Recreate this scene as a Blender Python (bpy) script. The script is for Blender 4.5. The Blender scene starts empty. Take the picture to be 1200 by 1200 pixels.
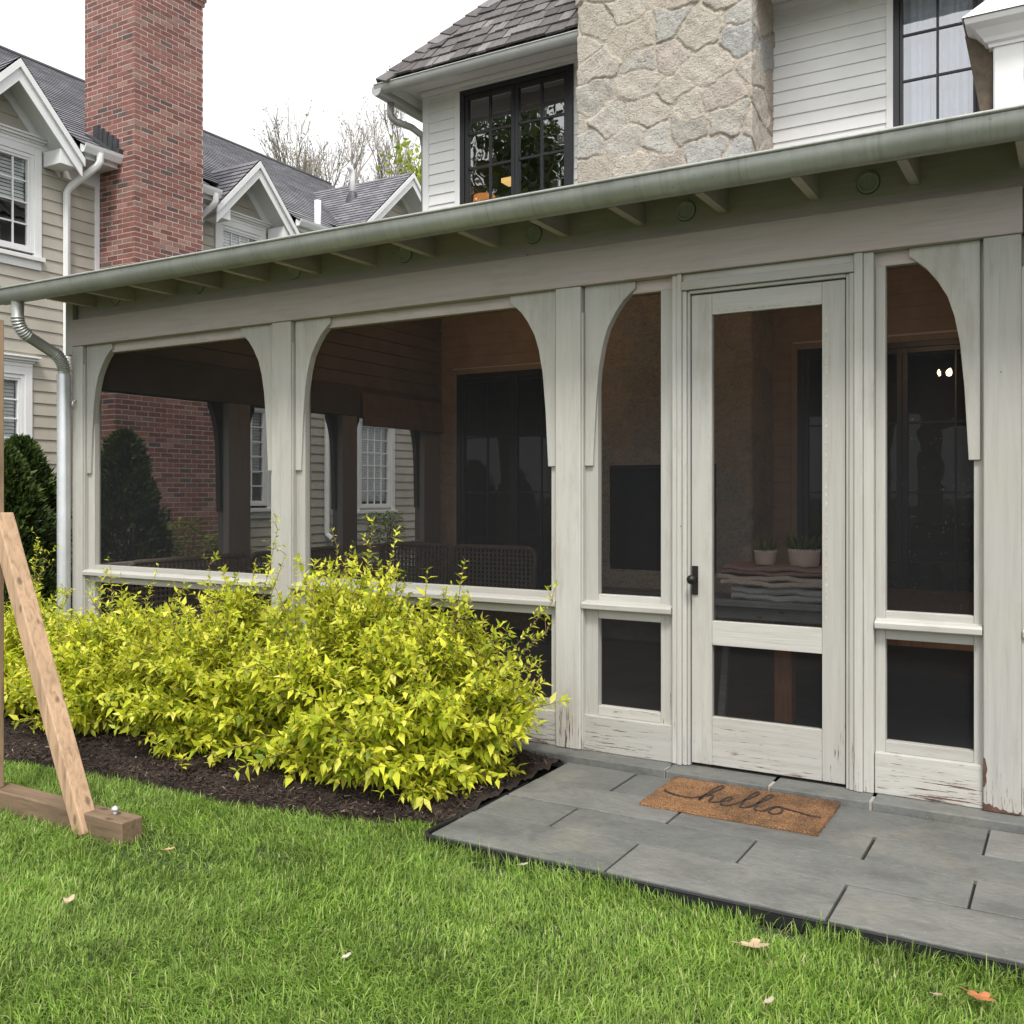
import bpy, bmesh, math, random
import numpy as np
from mathutils import Vector, Matrix

R = math.radians
SC = bpy.context.scene
COL = SC.collection
random.seed(7)
RNG = np.random.default_rng(7)

# ------------------------------------------------------------------ camera, sky, sun, exposure
cam_d = bpy.data.cameras.new('camera')
cam = bpy.data.objects.new('camera', cam_d)
COL.objects.link(cam)
cam_d.sensor_width = 36.0
cam_d.lens = 36.0 * 1133 / 1200
cam_d.shift_y = -23.0 / 1200
cam_d.clip_start = 0.05
cam_d.clip_end = 600
cam.location = (0, 0, 1.52)
cam.rotation_euler = (R(90), 0, R(30.3))
SC.camera = cam

SUN_EL, SUN_ROT = R(58), R(150)
world = bpy.data.worlds.new('World')
SC.world = world
world.use_nodes = True
wn, wl = world.node_tree.nodes, world.node_tree.links
wn.clear()
sky = wn.new('ShaderNodeTexSky')
sky.sky_type = 'NISHITA'
sky.sun_disc = False
sky.sun_elevation = SUN_EL
sky.sun_rotation = SUN_ROT
sky.dust_density = 4.0
sky.air_density = 1.0
hs = wn.new('ShaderNodeHueSaturation')
hs.inputs['Saturation'].default_value = 0.10
mixc = wn.new('ShaderNodeMix')
mixc.data_type = 'RGBA'
mixc.inputs['Factor'].default_value = 0.6
mixc.inputs['B'].default_value = (6.7, 6.8, 6.95, 1)      # the even white of a closed cloud layer
bg = wn.new('ShaderNodeBackground')
bg.inputs['Strength'].default_value = 0.15
wo = wn.new('ShaderNodeOutputWorld')
wl.new(sky.outputs['Color'], hs.inputs['Color'])
wl.new(hs.outputs['Color'], mixc.inputs['A'])
wl.new(mixc.outputs['Result'], bg.inputs['Color'])
wl.new(bg.outputs['Background'], wo.inputs['Surface'])

sun_d = bpy.data.lights.new('sun', 'SUN')
sun_d.energy = 1.9
sun_d.angle = R(12)
sun_d.color = (1.0, 0.97, 0.92)
sun = bpy.data.objects.new('sun', sun_d)
COL.objects.link(sun)
sdir = Vector((math.sin(SUN_ROT) * math.cos(SUN_EL), math.cos(SUN_ROT) * math.cos(SUN_EL), math.sin(SUN_EL)))
sun.rotation_euler = sdir.to_track_quat('Z', 'Y').to_euler()
sun.location = (3, -6, 12)

SC.view_settings.view_transform = 'Standard'
SC.view_settings.look = 'None'
SC.view_settings.exposure = 0.86
SC.view_settings.gamma = 1.0
SC.render.engine = 'CYCLES'
SC.cycles.use_denoising = True
SC.cycles.max_bounces = 8
SC.cycles.transparent_max_bounces = 16
SC.cycles.sample_clamp_indirect = 6.0

# ------------------------------------------------------------------ helpers
ORG = {}


class MB:
    """collects faces and links them as one mesh object"""

    def __init__(self, f=None):
        self.v, self.f, self.uv, self.mi = [], [], [], []
        self.fn = f or (lambda a, o, z: (a, o, z))

    def pt(self, p):
        self.v.append(self.fn(*p))
        return len(self.v) - 1

    def face(self, pts, uv=None, mi=0):
        self.f.append([self.pt(p) for p in pts])
        self.uv.append(uv)
        self.mi.append(mi)

    def box(self, a0, a1, o0, o1, z0, z1, mi=0):
        i = len(self.v)
        for z in (z0, z1):
            for a, o in ((a0, o0), (a1, o0), (a1, o1), (a0, o1)):
                self.v.append(self.fn(a, o, z))
        for q in ((0, 3, 2, 1), (4, 5, 6, 7), (0, 1, 5, 4), (1, 2, 6, 5), (2, 3, 7, 6), (3, 0, 4, 7)):
            self.f.append([i + k for k in q])
            self.uv.append(None)
            self.mi.append(mi)

    def prism(self, poly, o0, o1, mi=0):
        """poly in (a, z), extruded between o0 and o1"""
        n = len(poly)
        i = len(self.v)
        for o in (o0, o1):
            for a, z in poly:
                self.v.append(self.fn(a, o, z))
        self.f.append([i + k for k in range(n)])
        self.f.append([i + n + k for k in reversed(range(n))])
        for k in range(n):
            j = (k + 1) % n
            self.f.append([i + k, i + n + k, i + n + j, i + j])
        self.uv += [None] * (n + 2)
        self.mi += [mi] * (n + 2)

    def obox(self, c, ax, ay, az, mi=0):
        """box from centre and three half-axis vectors (world)"""
        c, ax, ay, az = Vector(c), Vector(ax), Vector(ay), Vector(az)
        i = len(self.v)
        for s in (-1, 1):
            for t, u in ((-1, -1), (1, -1), (1, 1), (-1, 1)):
                self.v.append(self.fn(*(c + ax * t + ay * u + az * s)))
        for q in ((0, 3, 2, 1), (4, 5, 6, 7), (0, 1, 5, 4), (1, 2, 6, 5), (2, 3, 7, 6), (3, 0, 4, 7)):
            self.f.append([i + k for k in q])
            self.uv.append(None)
            self.mi.append(mi)

    def tube(self, pts, rad, n=8, cap=True):
        pts = [Vector(p) for p in pts]
        if not hasattr(rad, '__len__'):
            rad = [rad] * len(pts)
        rings = []
        ref = None
        for k, p in enumerate(pts):
            t = (pts[min(k + 1, len(pts) - 1)] - pts[max(k - 1, 0)])
            if t.length < 1e-9:
                t = Vector((0, 0, 1))
            t.normalize()
            if ref is None:
                ref = Vector((1, 0, 0)) if abs(t.x) < 0.8 else Vector((0, 1, 0))
            ref = (ref - t * ref.dot(t)).normalized()
            b = t.cross(ref)
            i = len(self.v)
            for q in range(n):
                w = 2 * math.pi * q / n
                self.v.append(self.fn(*(p + (ref * math.cos(w) + b * math.sin(w)) * rad[k])))
            rings.append(i)
        for k in range(len(rings) - 1):
            for q in range(n):
                j = (q + 1) % n
                self.f.append([rings[k] + q, rings[k] + j, rings[k + 1] + j, rings[k + 1] + q])
                self.uv.append(None)
                self.mi.append(0)
        if cap:
            self.f.append([rings[0] + q for q in reversed(range(n))])
            self.f.append([rings[-1] + q for q in range(n)])
            self.uv += [None, None]
            self.mi += [0, 0]

    def lathe(self, cx, cy, prof, n=20):
        rings = []
        for r, z in prof:
            i = len(self.v)
            for q in range(n):
                w = 2 * math.pi * q / n
                self.v.append(self.fn(cx + r * math.cos(w), cy + r * math.sin(w), z))
            rings.append(i)
        for k in range(len(rings) - 1):
            for q in range(n):
                j = (q + 1) % n
                self.f.append([rings[k] + q, rings[k] + j, rings[k + 1] + j, rings[k + 1] + q])
                self.uv.append(None)
                self.mi.append(0)
        self.f.append([rings[0] + q for q in reversed(range(n))])
        self.f.append([rings[-1] + q for q in range(n)])
        self.uv += [None, None]
        self.mi += [0, 0]

    def build(self, name, mat, parent=None, loc=None, smooth=False, bevel=0.0, recalc=True, auto=None):
        org = ORG[parent] if parent is not None else Vector(loc or (0, 0, 0))
        me = bpy.data.meshes.new(name)
        me.from_pydata([(x - org.x, y - org.y, z - org.z) for x, y, z in self.v], [], self.f)
        mats = mat if isinstance(mat, (list, tuple)) else [mat]
        for m in mats:
            me.materials.append(m)
        if len(mats) > 1:
            me.polygons.foreach_set('material_index', self.mi)
        if any(u is not None for u in self.uv):
            lay = me.uv_layers.new(name='UVMap')
            flat = []
            for fc, u in zip(self.f, self.uv):
                flat += list(u) if u is not None else [(0, 0)] * len(fc)
            lay.data.foreach_set('uv', [c for p in flat for c in p])
        if recalc:
            bm = bmesh.new()
            bm.from_mesh(me)
            bmesh.ops.recalc_face_normals(bm, faces=bm.faces)
            bm.to_mesh(me)
            bm.free()
        if smooth:
            me.polygons.foreach_set('use_smooth', [True] * len(me.polygons))
            if auto:
                me.set_sharp_from_angle(angle=R(auto))
        me.update()
        return link(name, me, parent, org, bevel)


def link(name, me, parent, org, bevel=0.0):
    o = bpy.data.objects.new(name, me)
    COL.objects.link(o)
    ORG[o] = Vector(org)
    if parent is not None:
        o.parent = parent
    else:
        o.location = org
    if bevel:
        m = o.modifiers.new('bevel', 'BEVEL')
        m.width = bevel
        m.segments = 2
        m.limit_method = 'ANGLE'
        m.angle_limit = R(50)
    return o


def thing(name, loc, label, cat, group=None):
    o = bpy.data.objects.new(name, None)
    COL.objects.link(o)
    o.location = loc
    o.empty_display_size = 0.2
    ORG[o] = Vector(loc)
    return tag(o, label, cat, group)


def tag(o, label=None, cat=None, group=None, kind=None):
    if label:
        o['label'] = label
    if cat:
        o['category'] = cat
    if group:
        o['group'] = group
    if kind:
        o['kind'] = kind
    return o


def soup(name, verts, faces_n, mat, parent=None, loc=(0, 0, 0), smooth=False, attr=None):
    """fast mesh from numpy: verts (N,3), faces (M,k) all with k corners"""
    org = ORG[parent] if parent is not None else Vector(loc)
    v = np.asarray(verts, dtype=np.float32) - np.array(org, dtype=np.float32)
    f = np.asarray(faces_n, dtype=np.int32)
    me = bpy.data.meshes.new(name)
    me.vertices.add(len(v))
    me.vertices.foreach_set('co', v.ravel())
    me.loops.add(f.size)
    me.loops.foreach_set('vertex_index', f.ravel())
    me.polygons.add(len(f))
    me.polygons.foreach_set('loop_start', np.arange(0, f.size, f.shape[1], dtype=np.int32))
    if smooth:
        me.polygons.foreach_set('use_smooth', np.ones(len(f), dtype=bool))
    me.materials.append(mat)
    if attr is not None:
        a = me.color_attributes.new('Col', 'FLOAT_COLOR', 'POINT')
        a.data.foreach_set('color', np.asarray(attr, dtype=np.float32).ravel())
    me.update(calc_edges=True)
    me.validate()
    return link(name, me, parent, org)


def pieces(name, mat, parent, boxes, f=None, bevel=.003):
    out = []
    for b in boxes:
        m = MB(f)
        m.box(*b)
        out.append(m.build(name, mat, parent, bevel=bevel))
    return out


# ------------------------------------------------------------------ materials
class NT:
    def __init__(self, name):
        self.m = bpy.data.materials.new(name)
        self.m.use_nodes = True
        self.n = self.m.node_tree.nodes
        self.l = self.m.node_tree.links
        self.b = self.n['Principled BSDF']
        self.out = self.n['Material Output']

    def node(self, t, ins=None, **kw):
        nd = self.n.new('ShaderNode' + t)
        for k, v in kw.items():
            setattr(nd, k, v)
        for k, v in (ins or {}).items():
            self.put(nd.inputs[k], v)
        return nd

    def put(self, sock, v):
        if hasattr(v, 'is_output'):
            self.l.new(v, sock)
        else:
            sock.default_value = v

    def pos(self, scale=(1, 1, 1)):
        g = self.node('NewGeometry')
        mp = self.node('Mapping', {'Vector': g.outputs['Position'], 'Scale': scale})
        return mp.outputs[0]

    def island(self):
        return self.node('NewGeometry').outputs['Random Per Island']

    def noise(self, vec, scale=1.0, detail=4.0, rough=0.6, dist=0.0):
        return self.node('TexNoise', {'Vector': vec, 'Scale': scale, 'Detail': detail, 'Roughness': rough,
                                      'Distortion': dist}).outputs['Fac']

    def ramp(self, fac, stops, interp='LINEAR'):
        r = self.node('ValToRGB', {'Fac': fac})
        r.color_ramp.interpolation = interp
        e = r.color_ramp.elements
        while len(e) < len(stops):
            e.new(0.5)
        for el, (p, c) in zip(e, stops):
            el.position = p
            el.color = (c[0], c[1], c[2], 1) if hasattr(c, '__len__') else (c, c, c, 1)
        return r.outputs['Color']

    def mix(self, fac, a, b, mode='MIX'):
        nd = self.node('Mix', data_type='RGBA', blend_type=mode)
        self.put(nd.inputs['Factor'], fac)
        for k, v in (('A', a), ('B', b)):
            if isinstance(v, tuple) and len(v) == 3:
                v = (*v, 1)
            self.put(nd.inputs[k], v)
        return nd.outputs['Result']

    def math(self, op, a, b=0.0, c=None, clamp=False):
        nd = self.node('Math', operation=op, use_clamp=clamp)
        self.put(nd.inputs[0], a)
        self.put(nd.inputs[1], b)
        if c is not None:
            self.put(nd.inputs[2], c)
        return nd.outputs[0]

    def bump(self, h, strength=0.3, dist=0.01):
        self.put(self.b.inputs['Normal'],
                 self.node('Bump', {'Height': h, 'Strength': strength, 'Distance': dist}).outputs[0])

    def set(self, **kw):
        for k, v in kw.items():
            s = self.b.inputs[k.replace('_', ' ')]
            if isinstance(v, tuple) and len(v) == 3:
                v = (*v, 1)
            self.put(s, v)
        return self.m


def m_plain(name, col, rough=0.6, var=0.12, scale=6.0, metal=0.0, bump=0.0, bscale=60):
    t = NT(name)
    n = t.noise(t.pos(), scale)
    c = t.ramp(n, [(0.3, tuple(x * (1 - var) for x in col)), (0.7, tuple(min(1, x * (1 + var)) for x in col))])
    if bump:
        t.bump(t.noise(t.pos(), bscale, 6), bump, 0.01)
    return t.set(Base_Color=c, Roughness=rough, Metallic=metal)


def m_paint(name, axis, col=(0.415, 0.405, 0.378), worn=True):
    """old weathered paint on softwood, grain along one axis"""
    t = NT(name)
    s = [26.0, 26.0, 26.0]
    s['XYZ'.index(axis)] = 1.3
    grain = t.noise(t.pos(tuple(s)), 1.6, 7, 0.65, 0.5)
    fine = t.noise(t.pos(tuple(x * 3.2 for x in s)), 1.5, 5, 0.7)
    broad = t.noise(t.pos(), 1.9, 4)
    a = tuple(x * 0.80 for x in col)
    a = tuple(x * 0.91 for x in col)
    c = t.ramp(grain, [(0.24, tuple(x * 0.68 for x in col)), (0.38, a), (0.54, col), (0.80, tuple(min(1, x * 1.08) for x in col))])
    oi = t.node('ObjectInfo').outputs['Random']
    c = t.mix(1.0, c, t.ramp(oi, [(0, (.84, .84, .835)), (1, (1.08, 1.08, 1.07))]), 'MULTIPLY')
    smg = t.noise(t.pos(tuple(x / 26 * (5 if x > 2 else 26) for x in s)), 1.0, 5, 0.7)
    c = t.mix(t.ramp(smg, [(0.53, 0.0), (0.72, 0.75)]), c, (0.27, 0.25, 0.215))
    c = t.mix(t.ramp(broad, [(0.35, 0.0), (0.7, 0.38)]), c, (col[0] * 0.86, col[1] * 0.80, col[2] * 0.70))
    # knots and nail heads
    vor = t.node('TexVoronoi', {'Vector': t.pos(), 'Scale': 5.2}, distance='EUCLIDEAN')
    spot = t.math('LESS_THAN', vor.outputs['Distance'], 0.027)
    keep = t.math('GREATER_THAN', t.node('SeparateColor', {'Color': vor.outputs['Color']}).outputs[0], 0.45)
    c = t.mix(t.math('MULTIPLY', t.math('MULTIPLY', spot, keep), 0.75), c, (0.07, 0.06, 0.05))
    vor2 = t.node('TexVoronoi', {'Vector': t.pos(tuple(x / 26 * (1 if x > 2 else 14) for x in s)), 'Scale': 2.3})
    kn = t.ramp(vor2.outputs['Distance'], [(0.0, 0.35), (0.055, 0.22), (0.085, 0.0)])
    c = t.mix(kn, c, (0.30, 0.25, 0.18))
    h = grain
    if worn:
        z = t.node('SeparateXYZ', {'Vector': t.node('NewGeometry').outputs['Position']}).outputs['Z']
        low = t.math('MULTIPLY_ADD', z, -0.42, 0.155)
        low = t.math('MAXIMUM', low, -0.085)
        crack = t.math('ADD', fine, low)
        crack = t.math('ADD', crack, t.math('MULTIPLY', t.math('SUBTRACT', broad, 0.5), 0.35))
        peel = t.ramp(crack, [(0.665, 0.0), (0.70, 1.0)])
        bare = t.ramp(grain, [(0.3, (0.035, 0.026, 0.022)), (0.7, (0.17, 0.085, 0.06))])
        c = t.mix(peel, c, bare)
        h = t.math('SUBTRACT', grain, t.math('MULTIPLY', peel, 0.5))
    t.bump(h, 0.35, 0.006)
    return t.set(Base_Color=c, Roughness=0.72)


def m_island(name, stops, rough=0.8, ns=9.0, nvar=0.35, bump=0.3, bscale=40, bdist=0.006):
    t = NT(name)
    c = t.ramp(t.island(), stops)
    n = t.noise(t.pos(), ns, 6)
    c = t.mix(1.0, c, t.ramp(n, [(0.3, 1 - nvar), (0.7, 1 + nvar * 0.4)]), 'MULTIPLY')
    t.bump(t.noise(t.pos(), bscale, 6), bump, bdist)
    return t.set(Base_Color=c, Roughness=rough)


def m_leaf(name, stops, trans=0.45, rough=0.5, pn=3.0, pvar=0.3):
    t = NT(name)
    c = t.ramp(t.island(), stops)
    n = t.noise(t.pos(), pn, 3)
    c = t.mix(1.0, c, t.ramp(n, [(0.3, 1 - pvar), (0.7, 1.0 + pvar * 0.5)]), 'MULTIPLY')
    t.set(Base_Color=c, Roughness=rough, Specular_IOR_Level=.3)
    tr = t.node('BsdfTranslucent', {'Color': c})
    mx = t.node('MixShader', {0: trans, 1: t.b.outputs[0], 2: tr.outputs[0]})
    t.l.new(mx.outputs[0], t.out.inputs['Surface'])
    return t.m


def m_glass(name, f0=0.13, tint=(0.80, 0.84, 0.84)):
    t = NT(name)
    lw = t.node('LayerWeight', {'Blend': 0.5})
    p = t.math('POWER', lw.outputs['Facing'], 4.0)
    # slight waviness of old panes
    bp = t.node('Bump', {'Height': t.noise(t.pos(), 2.2, 2), 'Strength': 0.05, 'Distance': 0.05})
    fac = t.math('MULTIPLY_ADD', p, 1 - f0, f0)
    gl = t.node('BsdfGlossy', {'Color': (1, 1, 1, 1), 'Roughness': 0.01, 'Normal': bp.outputs[0]})
    tr = t.node('BsdfTransparent', {'Color': (*tint, 1)})
    mx = t.node('MixShader', {0: fac, 1: tr.outputs[0], 2: gl.outputs[0]})
    t.l.new(mx.outputs[0], t.out.inputs['Surface'])
    return t.m


def m_screen(name, drops=False, solid=0.44):
    """fine dark insect mesh: part of the light passes, the rest meets dark wire"""
    t = NT(name)
    wire = t.node('BsdfDiffuse', {'Color': (0.023, 0.0235, 0.025, 1)})
    tr = t.node('BsdfTransparent', {'Color': (1, 1, 1, 1)})
    n = t.noise(t.pos((1, 1, 1)), 2.0, 3)
    fac = t.math('MULTIPLY_ADD', n, 0.06, solid - 0.03)
    mx = t.node('MixShader', {0: fac, 1: tr.outputs[0], 2: wire.outputs[0]})
    last = mx.outputs[0]
    if drops:
        vor = t.node('TexVoronoi', {'Vector': t.pos(), 'Scale': 95.0})
        d = t.math('LESS_THAN', vor.outputs['Distance'], 0.15)
        k = t.math('GREATER_THAN', t.node('SeparateColor', {'Color': vor.outputs['Color']}).outputs[0], 0.80)
        cl = t.math('GREATER_THAN', t.noise(t.pos(), 7.0, 3), 0.50)
        w = t.node('BsdfGlossy', {'Color': (0.6, 0.6, 0.62, 1), 'Roughness': 0.45})
        m2 = t.node('MixShader', {0: t.math('MULTIPLY', t.math('MULTIPLY', d, k), t.math('MULTIPLY', cl, 0.30)), 1: last, 2: w.outputs[0]})
        last = m2.outputs[0]
    t.l.new(last, t.out.inputs['Surface'])
    return t.m


def m_emit(name, col, strength):
    t = NT(name)
    return t.set(Base_Color=col, Emission_Color=col, Emission_Strength=strength)


PAINT_V = m_paint('porch_paint_upright', 'Z')
PAINT_H = m_paint('porch_paint_level', 'X')
PAINT_Y = m_paint('porch_paint_cross', 'Y', (0.44, 0.385, 0.36), worn=False)
PAINT_B = m_paint('porch_paint_beam', 'X', (0.45, 0.39, 0.37), worn=False)
WHITE = m_plain('white_trim_paint', (0.68, 0.68, 0.675), 0.5, 0.03)
OFFWHITE = m_plain('house_white_paint', (0.72, 0.715, 0.70), 0.55, 0.04, 3)
BEIGE = m_plain('beige_siding_paint', (0.365, 0.34, 0.285), 0.6, 0.10, 2.2)
BLACK = m_plain('black_window_paint', (0.012, 0.012, 0.014), 0.35, 0.1)
GUTTER = m_plain('galvanised_gutter', (0.36, 0.365, 0.34), 0.34, 0.14, 9, metal=0.35, bump=0.05, bscale=30)
def m_gutter():
    t = NT('galvanised_gutter_streaked')
    n = t.noise(t.pos((22, 1.5, 1.5)), 1.0, 5, .7)
    b = t.noise(t.pos((1.2, 1, 1)), 2.0, 4)
    c = t.ramp(n, [(.28, (.285, .288, .262)), (.48, (.355, .36, .335)), (.75, (.385, .39, .37))])
    c = t.mix(1.0, c, t.ramp(b, [(.3, .82), (.7, 1.1)]), 'MULTIPLY')
    sp = t.noise(t.pos(), 55, 4, .7)
    c = t.mix(t.ramp(sp, [(.62, 0.0), (.72, .6)]), c, (.13, .125, .10))
    t.bump(t.noise(t.pos((3, 1, 1)), 3, 3), .15, .02)
    return t.set(Base_Color=c, Roughness=t.ramp(n, [(.3, .55), (.7, .33)]), Metallic=.35)


GUTTER = m_gutter()
ZINC = m_plain('zinc_downspout', (0.46, 0.475, 0.475), 0.36, 0.10, 6, metal=0.55, bump=0.08, bscale=40)
LEAD = m_plain('dark_flashing', (0.035, 0.036, 0.04), 0.5, 0.25, 8, bump=0.3, bscale=20)
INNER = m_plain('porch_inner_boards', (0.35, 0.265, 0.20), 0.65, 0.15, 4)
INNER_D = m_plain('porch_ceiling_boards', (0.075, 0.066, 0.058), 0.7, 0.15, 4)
DARK = m_plain('dark_room', (0.020, 0.019, 0.018), 0.8, 0.2)
ROOMTAN = m_plain('dim_room_wall', (0.10, 0.095, 0.08), 0.8, 0.1)
GLASS = m_glass('window_glass')
GLASS_LO = m_glass('shaded_door_glass', 0.032, (0.70, 0.74, 0.74))
GLASS_HI = m_glass('coated_window_glass', 0.26, (0.72, 0.76, 0.80))
SCREEN = m_screen('insect_screen')
SCREEN_WET = m_screen('insect_screen_with_drops', True)
SHADE_D = m_plain('vent_gap_shade', (0.03, 0.03, 0.032), 0.85, 0.3)
BRICK = m_island('red_brick', [(0.0, (0.155, 0.058, 0.048)), (0.3, (0.215, 0.082, 0.066)), (0.55, (0.26, 0.108, 0.086)), (0.70, (0.165, 0.065, 0.054)), (0.78, (0.085, 0.060, 0.055)), (0.88, (0.23, 0.125, 0.10)), (1.0, (0.31, 0.165, 0.13))], 0.85, 22, 0.25, 0.4, 90)
MORTAR = m_plain('brick_mortar', (0.40, 0.345, 0.305), 0.9, 0.12, 10)
SHAKE = m_island('weathered_shake', [(0, (0.10, 0.085, 0.075)), (0.3, (0.17, 0.15, 0.135)), (0.6, (0.135, 0.115, 0.10)), (1, (0.25, 0.225, 0.21))], 0.85, 5, 0.4, 0.5, 30)
LEAFMAT = None


def m_shakegrain():
    t = NT('weathered_shake_grain')
    c = t.ramp(t.island(), [(0, (0.055, 0.048, 0.046)), (0.35, (0.125, 0.113, 0.110)), (0.65, (0.085, 0.075, 0.072)), (1, (0.21, 0.195, 0.19))])
    g = t.noise(t.pos((34, 5, 5)), 1.4, 6, 0.7)
    c = t.mix(1.0, c, t.ramp(g, [(0.28, 0.45), (0.7, 1.2)]), 'MULTIPLY')
    t.bump(g, 0.6, 0.01)
    return t.set(Base_Color=c, Roughness=0.85)


def m_asphalt():
    t = NT('asphalt_shingle')
    uv = t.node('UVMap').outputs[0]
    br = t.node('TexBrick', {'Vector': uv, 'Color1': (0.115, 0.112, 0.125, 1), 'Color2': (0.205, 0.20, 0.215, 1), 'Mortar': (0.05, 0.05, 0.055, 1), 'Scale': 1.0,
                             'Mortar Size': 0.006, 'Brick Width': 0.21, 'Row Height': 0.14, 'Bias': -0.1}, offset=0.37, offset_frequency=2)
    n = t.noise(t.pos(), 1.3, 4)
    c = t.mix(1.0, br.outputs['Color'], t.ramp(n, [(0.3, 0.78), (0.7, 1.2)]), 'MULTIPLY')
    g = t.noise(t.pos(), 120, 3)
    c = t.mix(1.0, c, t.ramp(g, [(0.3, 0.75), (0.7, 1.2)]), 'MULTIPLY')
    t.bump(g, 0.4, 0.004)
    return t.set(Base_Color=c, Roughness=0.9)


def m_stone():
    t = NT('rubble_stone')
    a = t.node('VertexColor', layer_name='Col').outputs['Color']
    n1 = t.noise(t.pos(), 55, 8, 0.75)
    n2 = t.noise(t.pos((1, 1, 2.2)), 9, 6, 0.65, 0.8)
    c = t.mix(1.0, a, t.ramp(n1, [(0.32, 0.50), (0.45, 0.93), (0.6, 1.08), (0.72, 1.28)]), 'MULTIPLY')
    c = t.mix(t.ramp(n2, [(0.50, 0.0), (0.72, 0.5)]), c, (0.42, 0.36, 0.30))
    n3 = t.noise(t.pos((1, 1, 1.6)), 22, 6, 0.7, 1.2)
    c = t.mix(1.0, c, t.ramp(n3, [(0.33, 0.62), (0.45, 0.95), (0.7, 1.15)]), 'MULTIPLY')
    t.bump(t.math('ADD', t.math('MULTIPLY', n1, .6), t.math('MULTIPLY', n3, 1.8)), 0.8, 0.014)
    return t.set(Base_Color=c, Roughness=0.9)


def m_bluestone():
    t = NT('bluestone')
    c = t.ramp(t.island(), [(0, (0.098, 0.100, 0.094)), (0.5, (0.122, 0.124, 0.115)), (1, (0.152, 0.150, 0.136))])
    n = t.noise(t.pos((1, 1.6, 1)), 3.2, 7, 0.65, 0.6)
    c = t.mix(1.0, c, t.ramp(n, [(0.3, 0.72), (0.5, 1.0), (0.75, 1.22)]), 'MULTIPLY')
    c = t.mix(t.ramp(t.noise(t.pos(), 2.3, 6), [(0.52, 0.0), (0.70, 0.55)]), c, (0.20, 0.190, 0.150))
    c = t.mix(t.ramp(t.noise(t.pos((1, 1.2, 1)), 5.1, 7, .7, .8), [(0.58, 0.0), (0.68, 0.5)]), c, (0.085, 0.09, 0.088))
    vs = t.node('TexVoronoi', {'Vector': t.pos(), 'Scale': 26.0})
    sp = t.math('MULTIPLY', t.math('LESS_THAN', vs.outputs['Distance'], 0.085), t.math('GREATER_THAN', t.node('SeparateColor', {'Color': vs.outputs['Color']}).outputs[0], 0.62))
    c = t.mix(t.math('MULTIPLY', sp, .6), c, (0.30, 0.28, 0.23))
    scr = t.noise(t.pos((3, 14, 1)), 4.0, 8, .75, 1.5)
    c = t.mix(t.ramp(scr, [(.63, 0.0), (.69, .55)]), c, (0.26, 0.25, 0.225))
    f = t.noise(t.pos((1, 2.4, 1)), 26, 8, 0.7, 0.3)
    c = t.mix(1.0, c, t.ramp(f, [(0.3, 0.78), (0.5, 1.0), (0.72, 1.16)]), 'MULTIPLY')
    t.bump(t.math('ADD', n, t.math('MULTIPLY', f, 0.5)), 0.6, 0.014)
    return t.set(Base_Color=c, Roughness=t.ramp(n, [(0.3, 0.55), (0.7, 0.72)]))


def m_mulch():
    t = NT('dark_mulch')
    n = t.noise(t.pos((1, 1, 1)), 60, 8, 0.75)
    c = t.ramp(n, [(0.3, (0.012, 0.007, 0.005)), (0.55, (0.040, 0.022, 0.016)), (0.8, (0.085, 0.050, 0.037))])
    t.bump(n, 1.0, 0.03)
    return t.set(Base_Color=c, Roughness=0.9)


def m_soil():
    t = NT('lawn_soil')
    n = t.noise(t.pos(), 2.0, 5)
    f = t.noise(t.pos(), 90, 6, 0.7)
    c = t.ramp(n, [(0.3, (0.035, 0.060, 0.015)), (0.7, (0.055, 0.095, 0.022))])
    c = t.mix(t.ramp(f, [(0.45, 0.0), (0.6, 0.7)]), c, (0.030, 0.022, 0.014))
    t.bump(f, 0.8, 0.03)
    return t.set(Base_Color=c, Roughness=0.95)


def m_wood(name, col, axis='Z', dark=0.45, rough=0.7, scale=1.0, knot=0.125):
    t = NT(name)
    tc = t.pos(tuple((2.0 if k == axis else 22.0) * scale for k in 'XYZ'))
    g = t.noise(tc, 1.3, 7, 0.62, 1.1)
    c = t.ramp(g, [(0.28, tuple(x * dark for x in col)), (0.5, col), (0.78, tuple(min(1, x * 1.25) for x in col))])
    vor = t.node('TexVoronoi', {'Vector': t.pos(tuple((3.4 if k == axis else 7.0) * scale for k in 'XYZ')), 'Scale': 1.5})
    kn = t.ramp(vor.outputs['Distance'], [(0.0, 1.0), (knot * .6, 0.75), (knot, 0.0)])
    c = t.mix(kn, c, tuple(x * 0.22 for x in col))
    st = t.noise(t.pos(), 3.0, 5)
    c = t.mix(t.ramp(st, [(.42, 0.0), (.70, .6)]), c, tuple(x * .55 for x in col))
    t.bump(g, 0.3, 0.004)
    return t.set(Base_Color=c, Roughness=rough)


def m_coir():
    t = NT('coir_fibre')
    n = t.noise(t.pos((1, 1.3, 1)), 170, 4, 0.8)
    b = t.noise(t.pos(), 5.0, 4)
    c = t.ramp(n, [(0.36, (0.055, 0.022, 0.009)), (0.5, (0.23, 0.105, 0.039)), (0.66, (0.56, 0.33, 0.155))])
    c = t.mix(1.0, c, t.ramp(b, [(0.38, 0.50), (0.62, 1.08)]), 'MULTIPLY')
    t.bump(n, 1.0, 0.012)
    return t.set(Base_Color=c, Roughness=0.95)


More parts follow.
